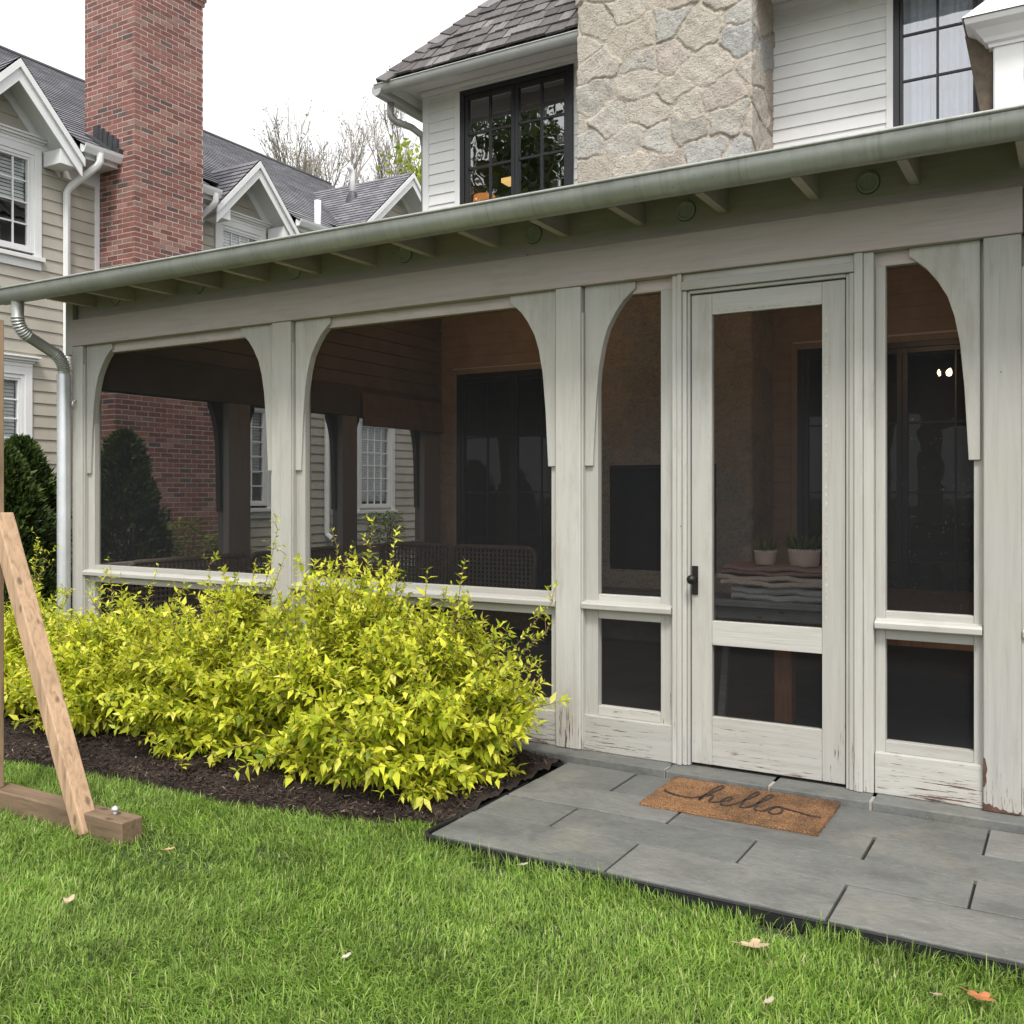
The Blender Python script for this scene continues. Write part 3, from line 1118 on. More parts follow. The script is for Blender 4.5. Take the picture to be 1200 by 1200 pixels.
# grey scuffed bead where the old screen stop was
scuff = m_plain('old_glue_line', (0.40, 0.37, 0.30), .9, .3, 60)
m = MB(FP)
for z in np.arange(.9, 2.46, .02):
    if random.random() < .75:
        m.box(-1.0625, -1.055 + random.uniform(0, .004), -.034, -.0332, z, z + .017)
    if random.random() < .5 and z > 1.3:
        m.box(-1.657, -1.652, -.034, -.0332, z, z + .015)
for a in np.arange(-1.65, -1.06, .02):
    if random.random() < .75:
        m.box(a, a + .017, -.0345, -.0335, 2.456, 2.460 + random.uniform(0, .004))
m.build('scuff_line', scuff, door)

# left end of the porch: beam, posts, brackets, screens and boarded gable
m = MB(FE)
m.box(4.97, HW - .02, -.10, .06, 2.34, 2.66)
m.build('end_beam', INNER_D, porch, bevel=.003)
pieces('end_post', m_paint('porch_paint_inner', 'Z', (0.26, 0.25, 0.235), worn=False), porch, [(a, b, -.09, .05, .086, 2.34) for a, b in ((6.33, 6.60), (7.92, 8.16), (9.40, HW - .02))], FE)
pieces('end_rail', PAINT_Y, porch, [(4.97, HW - .02, -.04, .045, .86, .95), (4.97, HW - .02, -.04, .02, .086, .26)], FE)
for a, s in ((6.33, -1), (6.60, 1), (7.92, -1), (8.16, 1), (9.40, -1)):
    bracket(a, s, FE, porch, INNER_D, -.325, .42)
screen(4.97, HW - .02, .95, 2.34, f=FE, o=-.02)
screen(4.97, HW - .02, .26, .86, f=FE, o=-.02)
m = MB(FE)
z = 2.66
while z < 4.4:
    ys = max(4.97, 4.40 + (z + .13 - 3.0) / .24)
    if ys < HW:
        m.box(ys if z > 3 else 4.97, HW, .02, .045, z + .006, z + .138)
    z += .14
m.prism([(4.9, 2.66), (HW, 2.66), (HW, zroof(HW) - .03), (4.9, zroof(4.9) - .03)], -.02, .02)
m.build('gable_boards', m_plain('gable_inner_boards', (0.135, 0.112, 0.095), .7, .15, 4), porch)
# rolled cloth shade over the last opening
m = MB(FE)
for q in range(4):
    m.box(8.2, 9.7, .065 + .006 * q, .085 + .012 * q, 2.58 - .085 * (q + 1), 2.60 - .085 * q)
m.build('cloth_shade', m_plain('brown_cloth', (0.15, 0.11, 0.088), .9, .15), porch, bevel=.01)
# unseen boarded wall added at the right end to darken the interior
m = MB()
m.box(PORCH_R - .05, PORCH_R, 4.9, HW, 0, 4.3)
m.build('added_end_wall', INNER, porch)
# ceiling boards
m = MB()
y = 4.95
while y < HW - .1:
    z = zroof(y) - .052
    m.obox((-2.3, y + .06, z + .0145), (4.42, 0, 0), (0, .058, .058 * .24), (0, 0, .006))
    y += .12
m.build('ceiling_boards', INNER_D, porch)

# ------------------------------------------------------------------ white house behind the porch
house = thing('white_house', (-3, HW, 0), 'white clapboard house with black windows and shake roof above the porch', 'house')
ZE = 6.42
CH = (-4.48, -2.655)
CY = 9.02
W1 = (-6.425, -4.905, 4.46, 6.35)
W2 = (-1.507, -.735, 4.46, 6.36)
F1 = (-6.47, -4.90, .10, 2.94)
F2 = (-2.405, -.45, .10, 2.94)
m = MB(FH)
clap(m, -6.97, 6.0, 3.9, ZE, .127, [(W1[0] - .07, W1[1] + .02, W1[2] - .1, 7), (CH[0] - .03, CH[1] + .0, 0, 9), (W2[0] - .06, W2[1] + .07, W2[2] - .1, 7)])
m.build('wall_siding', OFFWHITE, house, recalc=False)
m = MB(FH)
clap(m, -6.70, PORCH_R, .1, 4.3, .127, [(F1[0] - .07, F1[1] + .07, 0, F1[3] + .05), (CH[0] - .0, CH[1] + .0, 0, 9), (F2[0] - .05, F2[1] + .05, 0, F2[3] + .05)])
m.build('porch_wall_siding', INNER, house, recalc=False)
# wall core behind the boards (left return, right part)
m = MB(FH)
for a, b, z0, z1 in ((-6.965, W1[0], 3.9, 7), (W1[1], W2[0], 0, 7), (W2[1], 6, 0, 7), (W1[0], W1[1], 0, W1[2]), (W2[0], W2[1], 2.95, W2[2]), (-6.965, F1[0], 0, 3.9), (F1[1], CH[0], 0, 3.9)):
    pass
m.box(-6.96, F1[0], -.3, -.002, 0, 7)
m.box(F1[0], W1[1], -.3, -.002, F1[3], W1[2])
m.box(W1[0] - .2, W1[1], -.3, -.002, W1[3], 7)
m.box(W1[1], F2[0], -.3, -.003, 0, 7)
m.box(F2[0], W2[0], -.3, -.002, F2[3], 7)
m.box(W2[0], W2[1], -.3, -.002, F2[3] - .1, W2[2])
m.box(W2[0], W2[1], -.3, -.002, W2[3], 7)
m.box(W2[1], 6, -.3, -.004, 0, 7)
m.box(-6.96, -6.90, -8, -.31, 0, 7)
m.build('wall_core', OFFWHITE, house, recalc=False)
pieces('corner_board', OFFWHITE, house, [(-6.975, -6.885, -.02, .024, 3.9, ZE), (W1[0] - .075, W1[0], -.02, .026, 4.3, W1[3]), (W2[0] - .062, W2[0], -.02, .026, 4.3, W2[3])], FH)
pieces('frieze_board', OFFWHITE, house, [(-6.972, CH[0], -.01, .030, W1[3] + .005, ZE + .01), (CH[1], 6, -.01, .030, W2[3] + .02, ZE + .01)], FH)
pieces('soffit', OFFWHITE, house, [(-7.10, CH[0], .0, .56, 6.435, 6.455), (CH[1], 6, .0, .56, 6.435, 6.455), (-7.102, -6.90, -8, -.001, 6.436, 6.456)], FH, 0)
pieces('fascia', OFFWHITE, house, [(-7.10, CH[0], .56, .582, 6.28, 6.456), (CH[1], 6, .56, .582, 6.28, 6.456), (-7.124, -7.103, -8, .582, 6.28, 6.456)], FH)
# moulding under the eave
m = MB(FH)
m.box(-6.96, CH[0], .032, .09, 6.375, 6.434)
m.build('eave_moulding', OFFWHITE, house, bevel=.015)
# upper windows
up = window(FH, house, *W1, 2, 4, BLACK, GLASS_HI, fw=.065, mw=.03, sashes=2, room=0, ofs=.005)
m = MB(FH)
m.box(-6.60, -4.70, -3.4, -3.3, 4.2, 6.9)
m.box(-6.70, -6.60, -3.4, -.32, 4.2, 6.9)
m.box(-4.70, -4.60, -3.4, -.32, 4.2, 6.9)
m.box(-6.70, -4.60, -3.4, -.32, 6.9, 6.95)
m.box(-6.70, -4.60, -3.4, -.32, 4.15, 4.2)
m.build('upper_room', ROOMTAN, house)
w2 = window(FH, house, *W2, 2, 4, BLACK, GLASS_HI, fw=.055, mw=.022, back=DARK, room=.8, ofs=.005)
cu = MB(FH)
xs_ = np.linspace(W2[0] + .03, W2[1] - .03, 60)
for q in range(59):
    o = lambda i: -.14 + .025 * math.sin(i * .9) + .012 * math.sin(i * 2.3)
    cu.face([(xs_[q], o(q), 4.5), (xs_[q + 1], o(q + 1), 4.5), (xs_[q + 1], o(q + 1), 6.3), (xs_[q], o(q), 6.3)])
cu.build('curtain', m_plain('sheer_curtain', (0.80, 0.82, 0.88), .9, .03), w2, smooth=True, recalc=False)
# french doors under the porch roof
for (a, b, z0, z1), sl in ((F1, 2), (F2, 2)):
    fd = window(FH, house, a, b, z0, z1, 2, 4, BLACK, GLASS_LO, fw=.055, mw=.02, sashes=sl, back=ROOMTAN, room=.9, name='french_door', ofs=.005)
    c = MB(FH)
    c.box(a - .06, a, -.02, .03, z0, z1 + .06)
    c.box(b, b + .06, -.02, .03, z0, z1 + .06)
    c.box(a, b, -.02, .029, z1, z1 + .06)
    c.build('casing', INNER, fd, bevel=.003)

# bay on the right with a flared cornice
bayo = MB()
bayo.box(-.60, 2.6, 8.93, HW + .1, 4.0, 5.21)
by = bayo.build('bay', OFFWHITE, house, bevel=.004)
b2 = MB()
prof = [(0, 5.20), (.03, 5.20), (.035, 5.225), (.06, 5.24), (.075, 5.27), (.13, 5.33), (.19, 5.365), (.20, 5.39), (.20, 5.41)]
for (o0, z0), (o1, z1) in zip(prof, prof[1:]):
    b2.v += [(-.60 - o0, 8.93 - o0, z0), (2.6, 8.93 - o0, z0), (2.6, 8.93 - o1, z1), (-.60 - o1, 8.93 - o1, z1), (-.60 - o0, HW, z0), (-.60 - o1, HW, z1)]
    i = len(b2.v) - 6
    b2.f += [[i, i + 1, i + 2, i + 3], [i, i + 3, i + 5, i + 4]]
    b2.uv += [None] * 2
    b2.mi += [0] * 2
b2.build('cornice', OFFWHITE, by, recalc=False)
b3 = MB()
b3.v += [(-.82, 8.71, 5.41), (2.6, 8.71, 5.41), (2.6, HW, 6.15), (-.45, HW, 6.15), (-.82, HW, 5.41)]
b3.f += [[0, 1, 2, 3], [0, 3, 4]]
b3.uv += [None] * 2
b3.mi += [0] * 2
b3.build('cap', OFFWHITE, by, recalc=False)
b3 = MB()
b3.box(-.59, -.375, 8.915, 8.93, 4.0, 5.20)
b3.box(-.365, 2.6, 8.922, 8.93, 4.0, 5.20)
b3.box(-.365, 2.6, 8.895, 8.922, 4.93, 4.965)
b3.box(-.365, 2.6, 8.902, 8.922, 4.965, 5.01)
b3.build('panel_trim', OFFWHITE, by, bevel=.003)
b3 = MB()
b3.v = [(-.82, 9.3, 5.41), (-.61, 9.3, 4.2), (-.61, 9.3, 5.41), (-.82, 9.0, 5.38), (-.61, 9.0, 4.2), (-.61, 9.0, 5.38)]
b3.f = [[0, 1, 2], [5, 4, 3], [0, 3, 4, 1], [1, 4, 5, 2], [2, 5, 3, 0]]
b3.uv = [None] * 5
b3.mi = [0] * 5
b3.build('side_flare', m_plain('brown_bay_flank', (0.10, 0.075, 0.05), .8, .3, 14), by)

# gutter of the house
m = MB()
hy, hz = 9.135, 6.345
for xa, xb in ((-7.19, CH[0] - .005), (CH[1] + .05, 6)):
    base = len(m.v)
    pr = [(hy + .075 * math.cos(math.pi + math.pi * q / 12), hz + .095 * math.sin(math.pi + math.pi * q / 12)) for q in range(13)]
    pr += [(hy + .07 * math.cos(math.pi + math.pi * q / 12), hz + .09 * math.sin(math.pi + math.pi * q / 12)) for q in reversed(range(13))]
    for xx in (xa, xb):
        for yy, zz in pr:
            m.v.append((xx, yy, zz))
    nn = len(pr)
    for q in range(nn):
        j = (q + 1) % nn
        m.f.append([base + q, base + j, base + nn + j, base + nn + q])
    m.f.append([base + q for q in range(13)])
    m.f.append([base + nn + q for q in reversed(range(13))])
    m.uv += [None] * (nn + 2)
    m.mi += [0] * (nn + 2)
    m.tube([(xa, hy - .078, hz), (xb, hy - .078, hz)], .008, 8)
# return along the left side
m.tube([(-7.165, 9.07, 6.285), (-7.165, 16, 6.285)], .07, 12)
m.build('gutter', m_plain('house_gutter', (0.42, 0.425, 0.41), .4, .08, metal=.3), house, smooth=True, auto=50)
m = MB()
m.tube([(-7.165, 9.35, 6.24), (-7.165, 9.35, 6.10), (-7.155, 9.36, 6.05), (-7.12, 9.40, 6.01), (-7.07, 9.45, 5.99), (-7.03, 9.6, 5.985), (-7.02, 9.8, 5.95), (-7.02, 9.85, 5.8), (-7.02, 9.85, 3.0)], .042, 12)
m.build('downspout', GUTTER, house, smooth=True)

# shake roof
def shake_plane(mb, org, along, up, nrm, length, height, lo, hi, e=.22):
    """rows of split shakes on a roof plane; lo, hi give the along-limits at each height"""
    along, up, nrm, org = Vector(along), Vector(up), Vector(nrm), Vector(org)
    h = 0.0
    while h < height:
        a = lo(h) - .01
        while a < hi(h):
            w = random.uniform(.10, .26)
            b = min(a + w, hi(h) + .03)
            t = random.uniform(.016, .032)
            j = random.uniform(-.02, .02)
            L = e * 1.9
            c = org + along * ((a + b) / 2) + up * (h + j + L / 2) + nrm * (.012 + t * .5)
            tilt = (up - nrm * .075).normalized()
            n2 = (nrm + up * .075).normalized()
            wv = (along + up * random.uniform(-.02, .02)).normalized()
            mb.obox(c, wv * ((b - a) / 2 - .004), tilt * (L / 2), n2 * (t / 2))
            a = b
        h += e


SLP = 1.16
hyp = math.hypot(1, SLP)
UPF = Vector((0, 1 / hyp, SLP / hyp))
NF = Vector((0, -SLP / hyp, 1 / hyp))
E0 = Vector((-7.16, 9.12, 6.385))
m = MB()
shake_plane(m, E0, (1, 0, 0), UPF, NF, 0, 4.4, lambda h: (h + .36) / hyp, lambda h: CH[0] + 7.16 - .0)
shake_plane(m, E0, (1, 0, 0), UPF, NF, 0, 2.4, lambda h: CH[1] + 7.16 + .05, lambda h: 11.0)
UPL = Vector((1 / hyp, 0, SLP / hyp))
NL = Vector((-SLP / hyp, 0, 1 / hyp))
shake_plane(m, E0, (0, 1, 0), UPL, NL, 0, 4.4, lambda h: (h + .40) / hyp, lambda h: 5.0)
# hip cap
hipd = Vector((1, 1, SLP)).normalized()
n_h = (NF + NL).normalized()
for q in range(22):
    c = E0 + hipd * (.05 + q * .20 + .12) + n_h * .034
    for nv, sd in ((NF, Vector((1, -1, 0)).normalized()), (NL, Vector((-1, 1, 0)).normalized())):
        side = (sd - nv * sd.dot(nv)).normalized()
        side = (side - hipd * side.dot(hipd)).normalized()
        m.obox(c + side * .115 + nv * .004, side * .125, (hipd - nv * .07).normalized() * .17, nv * .010)
# boarding below the shakes
i = len(m.v)
T = 3.6
m.v += [tuple(E0), (6, 9.12, 6.385), (6, 9.12 + T, 6.385 + T * SLP), (-7.16 + T, 9.12 + T, 6.385 + T * SLP), (-7.16, 16, 6.385), (-7.16 + T, 16, 6.385 + T * SLP)]
m.f += [[i, i + 1, i + 2, i + 3], [i, i + 3, i + 5, i + 4]]
m.uv += [None] * 2
m.mi += [0] * 2
m.build('roof', SHAKE, house, recalc=False)

# stone chimney, one continuous rubble skin round three sides
def stone_chimney():
    side = HW - CY
    width = CH[1] - CH[0]
    S = side * 2 + width
    ztop = 9.3
    seeds, sx, sz = [], .44, .30
    r = 0
    z = -.2
    while z < ztop + .4:
        x = -.3 + (r % 2) * .2
        while x < S + .4:
            seeds.append((x + random.uniform(-.13, .13), z + random.uniform(-.085, .085)))
            x += sx * random.uniform(.38, 1.7)
        z += sz * random.uniform(.75, 1.2)
        r += 1
    sd = np.array(seeds)
    pal = np.array([(.42, .38, .325), (.39, .365, .32), (.45, .41, .345), (.375, .37, .355), (.43, .37, .31), (.46, .42, .36), (.375, .365, .345), (.41, .36, .315), (.44, .395, .33), (.40, .385, .35)])
    scol = pal[RNG.integers(0, len(pal), len(sd))] * RNG.uniform(.88, 1.12, (len(sd), 1))
    shig = RNG.uniform(.2, 1.0, len(sd))
    stil = RNG.normal(0, .05, (len(sd), 2))
    verts, faces, cols = [], [], []

    def wob(s, z, k):
        return (np.sin(s * 9.1 * k + 3 * np.sin(z * 5.3 * k)) + np.sin(z * 13.7 * k + 2 * np.sin(s * 8.1 * k))) * .5

    def grid(z0, z1, step, hole=None):
        ns, nz = int(S / step) + 1, int((z1 - z0) / step) + 1
        s = np.linspace(0, S, ns)
        z = np.linspace(z0, z1, nz)
        Sg, Zg = np.meshgrid(s, z)
        P = np.stack([Sg.ravel(), Zg.ravel()], 1)
        Q = P + np.stack([wob(P[:, 0], P[:, 1], 1.0), wob(P[:, 1] + 7, P[:, 0] + 3, 1.1)], 1) * .026
        Q += np.stack([wob(P[:, 0], P[:, 1], 3.1), wob(P[:, 1], P[:, 0], 2.7)], 1) * .011
        sc = np.array([1.0, 1.35])
        h = np.zeros(len(P))
        ed = np.zeros(len(P))
        who = np.zeros(len(P), dtype=int)
        for k0 in range(0, len(P), 6000):
            q = Q[k0:k0 + 6000]
            d = (((q[:, None, :] - sd[None]) * sc) ** 2).sum(2)
            o = np.argpartition(d, 1, axis=1)[:, :2]
            da = np.take_along_axis(d, o, 1)
            sw = da[:, 0] > da[:, 1]
            i0 = np.where(sw, o[:, 1], o[:, 0])
            i1 = np.where(sw, o[:, 0], o[:, 1])
            d0, d1 = da.min(1), da.max(1)
            gap = np.sqrt((((sd[i0] - sd[i1]) * sc) ** 2).sum(1))
            ed[k0:k0 + 6000] = (d1 - d0) / (2 * gap)
            who[k0:k0 + 6000] = i0
        rough = (wob(P[:, 0], P[:, 1], 1.9) + wob(P[:, 1], P[:, 0], 3.3) * .6) * .0035 + RNG.normal(0, .0012, len(P))
        t = np.clip((ed - .012) / .009, 0, 1)
        t = t * t * (3 - 2 * t)
        rel = P - sd[who]
        h = -.006 * np.exp(-((ed - .011) / .005) ** 2) * (shig[who] > .35) + t * (.001 + .011 * shig[who] + .45 * (rel * stil[who]).sum(1)) + rough * (.4 + .8 * t)
        mort = np.array([.46, .40, .325])
        edn = ed + .006 * wob(P[:, 0], P[:, 1], 4.1)
        cm = np.clip((edn - .009) / .011, 0, 1)[:, None]
        c = mort * (1 - cm) + scol[who] * cm
        sp = P[:, 0]
        a = np.clip(sp - side, 0, width)
        X = CH[0] + a
        Y = np.where(sp < side, HW - sp, np.where(sp > side + width, CY + (sp - side - width), CY))
        bl = .05
        w1 = np.clip((sp - side + bl) / (2 * bl), 0, 1)
        w2 = np.clip((sp - side - width + bl) / (2 * bl), 0, 1)
        nx_ = -(1 - w1) + w2
        ny_ = -(w1 * (1 - w2)) - .0
        nl = np.maximum(np.hypot(nx_, ny_), .2)
        X = X + nx_ / nl * h
        Y = Y + ny_ / nl * h
        base = sum(len(v) for v in verts)
        verts.append(np.stack([X, Y, P[:, 1]], 1))
        cols.append(np.concatenate([c, np.ones((len(c), 1))], 1))
        idx = np.arange(ns * nz).reshape(nz, ns)
        f = np.stack([idx[:-1, :-1], idx[:-1, 1:], idx[1:, 1:], idx[1:, :-1]], -1).reshape(-1, 4)
        if hole:
            xc, zc = P[f[:, 0], 0] - side + CH[0], P[f[:, 0], 1]
            f = f[~((xc > hole[0]) & (xc < hole[1]) & (zc > hole[2]) & (zc < hole[3]))]
        faces.append(f + base)

    grid(.08, 4.2, .03, (-4.13, -3.0, .72, 1.77))
    grid(4.2, ztop, .0105)
    o = soup('stone_chimney', np.concatenate(verts), np.concatenate(faces), STONE, house, smooth=True, attr=np.concatenate(cols))
    fb = MB()
    fb.box(-4.16, -2.97, CY + .45, CY + .5, .68, 1.80)
    fb.box(-4.16, -4.12, CY + .01, CY + .45, .68, 1.80)
    fb.box(-3.01, -2.97, CY + .01, CY + .45, .68, 1.80)
    fb.box(-4.12, -3.01, CY + .01, CY + .45, 1.76, 1.80)
    fb.box(-4.12, -3.01, CY + .01, CY + .45, .68, .71)
    fb.build('firebox', DARK, o)
    he = MB()
    he.box(-4.42, -2.72, CY - .35, CY - .03, .085, .56)
    he.build('hearth', m_plain('hearth_stone', (.16, .155, .15), .8, .2, 5), o, bevel=.01)


stone_chimney()

# ------------------------------------------------------------------ neighbouring house
nb = thing('clapboard_house', (NX, 10, 0), 'beige clapboard house with white trimmed gables and red brick chimney', 'house')
GABLES = [(7.24, 6.90, .90, 1.08), (11.30, 6.83, .90, 1.05), (15.44, 7.82, 2.02, .90)]
WN = [(6.68, 7.80, 4.52, 5.99, .55), (10.75, 11.84, 4.52, 5.86, .55), (6.53, 7.67, 1.30, 3.13, .35), (10.62, 11.99, 1.20, 3.02, .35), (14.19, 15.37, 1.12, 2.95, .05), (14.2, 15.4, 4.4, 5.9, .5)]
m = MB(FN)
holes = [(a + .09, b - .09, z0 + .08, z1 - .08) for a, b, z0, z1, _ in WN]
clap(m, 2.0, 18.0, .0, 6.0, .158, holes)
for gc, gz, hw, sl in GABLES:
    clap(m, 0, 0, 5.996, gz - .12, .158, [h for h in holes if h[3] > 5.9], lim=lambda z, gc=gc, gz=gz, sl=sl: (gc - (gz - .10 - z) / sl, gc + (gz - .10 - z) / sl))
m.build('wall_siding', BEIGE, nb, recalc=False)
m = MB(FN)
m.box(2, 18, -6, -.9, 0, 5.9)
m.build('wall_core', BEIGE, nb)
m = MB(FN)
pieces('corner_board', WHITE, nb, [(8.60, 8.672, -.02, .028, 3.3, 5.72), (8.29, 8.366, -.02, .028, 0, 3.2), (9.858, 9.93, -.02, .028, 3.9, 5.72), (17.9, 18.0, -.02, .028, 0, 6.0)], FN)
for a, b, z0, z1, bl in WN:
    w = window(FN, nb, a + .10, b - .10, z0 + .10, z1 - .10, 4, 4 if z1 - z0 < 1.6 else 6, WHITE, GLASS, fw=.05, mw=.020, room=.7, blind=bl)
    c = MB(FN)
    c.box(a, a + .10, -.02, .035, z0, z1)
    c.box(b - .10, b, -.02, .035, z0, z1)
    c.box(a + .10, b - .10, -.02, .034, z1 - .10, z1)
    c.box(a - .03, b + .03, -.02, .075, z0 + .0, z0 + .055)
    c.box(a, b, -.02, .030, z0 - .11, z0)
    # crown head
    for q, (ex, o1, h0, h1) in enumerate(((.0, .040, 0, .05), (.02, .055, .05, .08), (.05, .085, .08, .115), (.08, .11, .115, .14))):
        c.box(a - ex, b + ex, -.02, o1, z1 + h0, z1 + h1)
    c.build('casing', WHITE, w, bevel=.004)

# main roof in stepped courses
EV, RG = (-11.28, 6.10), (-15.7, 9.02)


def courses(mb, p0, p1, q0, q1, e=.14):
    """strip of overlapping courses between eave line p0-p1 and ridge line q0-q1"""
    p0, p1, q0, q1 = map(Vector, (p0, p1, q0, q1))
    L = ((q0 - p0).length + (q1 - p1).length) / 2
    n = max(1, int(L / e))
    nrm = (p1 - p0).cross(q0 - p0)
    if nrm.length < 1e-6:
        nrm = (p1 - p0).cross(q1 - p0)
    nrm.normalize()
    if nrm.z < 0:
        nrm = -nrm
    al = (p1 - p0).normalized()
    for k in range(n):
        t0, t1 = k / n, (k + 1) / n
        a, b = p0.lerp(q0, t0) + nrm * .014, p1.lerp(q1, t0) + nrm * .014
        c, d = p1.lerp(q1, t1) + nrm * .002, p0.lerp(q0, t1) + nrm * .002
        ua, ub, uc, ud = [(x - p0).dot(al) for x in (a, b, c, d)]
        v0 = k * .14 + .007
        mb.face([tuple(a), tuple(b), tuple(c), tuple(d)], uv=[(ua, v0), (ub, v0), (uc, v0 + .128), (ud, v0 + .128)])
        a2, b2 = p0.lerp(q0, t0) - nrm * .004, p1.lerp(q1, t0) - nrm * .004
        mb.face([tuple(a2), tuple(b2), tuple(b), tuple(a)], uv=[(ua, 0.001)] * 4)


def zmain(x):
    return EV[1] + (x - EV[0]) * (RG[1] - EV[1]) / (RG[0] - EV[0])


def xmain(z):
    return EV[0] + (z - EV[1]) * (RG[0] - EV[0]) / (RG[1] - EV[1])


m = MB()
zn = zmain(NX - .03)
for ya, yb in ((2, 6.36), (8.12, 10.42), (12.18, 13.44), (17.44, 18.1)):
    courses(m, (EV[0], ya, EV[1]), (EV[0], yb, EV[1]), (NX - .03, ya, zn), (NX - .03, yb, zn))
courses(m, (NX - .03, 2, zn), (NX - .03, 18.1, zn), (RG[0], 2, RG[1]), (RG[0], 18.1, RG[1]))
roofm = m.build('roof', ASPHALT, nb, recalc=False)
m = MB()
m.face([(RG[0], 2, RG[1]), (RG[0], 18.1, RG[1]), (-20.1, 18.1, 6.1), (-20.1, 2, 6.1)])
m.face([(EV[0], 18.09, EV[1]), (RG[0], 18.09, RG[1]), (-20.1, 18.09, 6.1)])
m.box(-20, -17, 2, 18.0, 0, 6.1)
m.build('roof_rear', ASPHALT, nb, recalc=False)
m = MB()
m.tube([(RG[0], 2, RG[1]), (RG[0], 18.1, RG[1])], .05, 6)
m.build('ridge_cap', ASPHALT, nb)
XR = -11.26
for gc, gz, hw, sl in GABLES:
    ze = gz - hw * sl
    xb = xmain(gz)
    xe = min(xmain(max(ze, EV[1])), XR)
    m = MB()
    for sg in (-1, 1):
        courses(m, (XR, gc + sg * hw, ze), (xe - .02, gc + sg * hw, ze), (XR, gc, gz), (xb, gc, gz))
    m.build('gable_roof', ASPHALT, nb, recalc=False)
    # rake boards, soffits and eave returns
    def chevron(top, thick, o0, o1, foot):
        m_ = MB(FN)
        zt = gz - top
        zb = zt - thick * math.hypot(1, sl)
        for sg in (-1, 1):
            m_.prism([(gc, zt), (gc + sg * foot, zt - sl * foot), (gc + sg * foot, zb - sl * foot), (gc, zb)], o0, o1)
        return m_
    XO = XR - NX
    chevron(.022, .070, XO - .02, XO + .012, hw).build('rake_moulding', WHITE, nb)
    chevron(.045, .165, XO - .045, XO - .021, hw - .02).build('rake_board', WHITE, nb)
    chevron(.13, .016, .0, XO - .046, hw - .05).build('rake_soffit', WHITE, nb)
    chevron(.15, .11, -.02, .036, hw - .08).build('frieze_rake', WHITE, nb)
    pieces('eave_return', WHITE, nb, [(gc + sg * (hw - .20) - .12, gc + sg * (hw - .20) + .12, .037, XO - .05, ze - .16, ze + .03) for sg in (-1, 1)], FN)
# eaves between the gables
EAV = [(8.12, 8.74), (9.86, 10.42), (12.18, 13.45), (2, 6.3), (17.4, 18.1)]
pieces('eave_soffit', WHITE, nb, [(NX, EV[0] - .051, a, b, 5.93, 5.95) for a, b in EAV])
pieces('eave_board', WHITE, nb, [(EV[0] - .05, EV[0] - .02, a, b, 5.93, 6.08) for a, b in EAV])
pieces('eave_frieze', WHITE, nb, [(NX, NX + .025, a, b, 5.72, 5.93) for a, b in EAV])
for a, b in EAV[:3]:
    m = MB()
    pr = [(EV[0] - .02, 6.10), (EV[0] - .02, 5.985), (EV[0] + .055, 5.985), (EV[0] + .075, 6.02), (EV[0] + .095, 6.06), (EV[0] + .105, 6.10), (EV[0] + .097, 6.10), (EV[0] + .05, 6.0), (EV[0] - .012, 6.0), (EV[0] - .012, 6.10)]
    i = len(m.v)
    for y in (a - .02, b + .02):
        for x_, z_ in pr:
            m.v.append((x_, y, z_))
    nn = len(pr)
    m.f.append([i + q for q in range(nn)])
    m.f.append([i + nn + q for q in reversed(range(nn))])
    for q in range(nn):
        j = (q + 1) % nn
        m.f.append([i + q, i + nn + q, i + nn + j, i + j])
    m.uv += [None] * (nn + 2)
    m.mi += [0] * (nn + 2)
    m.build('gutter', WHITE, nb, recalc=True)


def spout(yt, yb, zt, zb, kick=False, xt=-11.22):
    m = MB()
    pts = [(xt, yt, zt), (xt, yt, zt - .10), (xt - .03, yt - (yt - yb) * .1, zt - .16), (NX + .10, yt + (yb - yt) * .85, zt - .42), (NX + .065, yb, zt - .50), (NX + .065, yb, zb)]
    if kick:
        pts += [(NX + .085, yb, zb - .05), (NX + .22, yb - .02, zb - .12)]
    m.tube(pts, .048, 8)
    m.build('downspout', WHITE, nb, smooth=True, auto=40)


spout(8.34, 8.14, 6.02, 0.1)
spout(10.34, 10.20, 6.02, 0.1)
spout(13.0, 13.32, 6.02, .80, True)
m = MB()
m.tube([(-11.3, 12.70, 6.55), (-11.3, 12.70, 6.08), (-11.33, 12.62, 6.0), (-11.5, 12.3, 5.82), (-11.6, 12.1, 5.7)], .058, 10)
m.build('vent_pipe', WHITE, nb, smooth=True)
# roof vent on the cross gable
zv = 7.82 - .55 * .9
m = MB()
vy = 15.44 - .55
m.tube([(-12.35, vy, zv - .1), (-12.35, vy, zv + .42), (-12.35, vy - .03, zv + .55), (-12.35, vy - .12, zv + .60)], .055, 10)
m.build('roof_vent', WHITE, nb, smooth=True)
m = MB()
m.lathe(-12.35, vy, [(.17, zv - .18), (.11, zv + .04), (.07, zv + .12), (.06, zv + .13)], 12)
m.build('vent_collar', LEAD, nb)

# brick chimney: a mortar core with every brick set proud of it
CX0, CX1 = NX - .3, -10.95


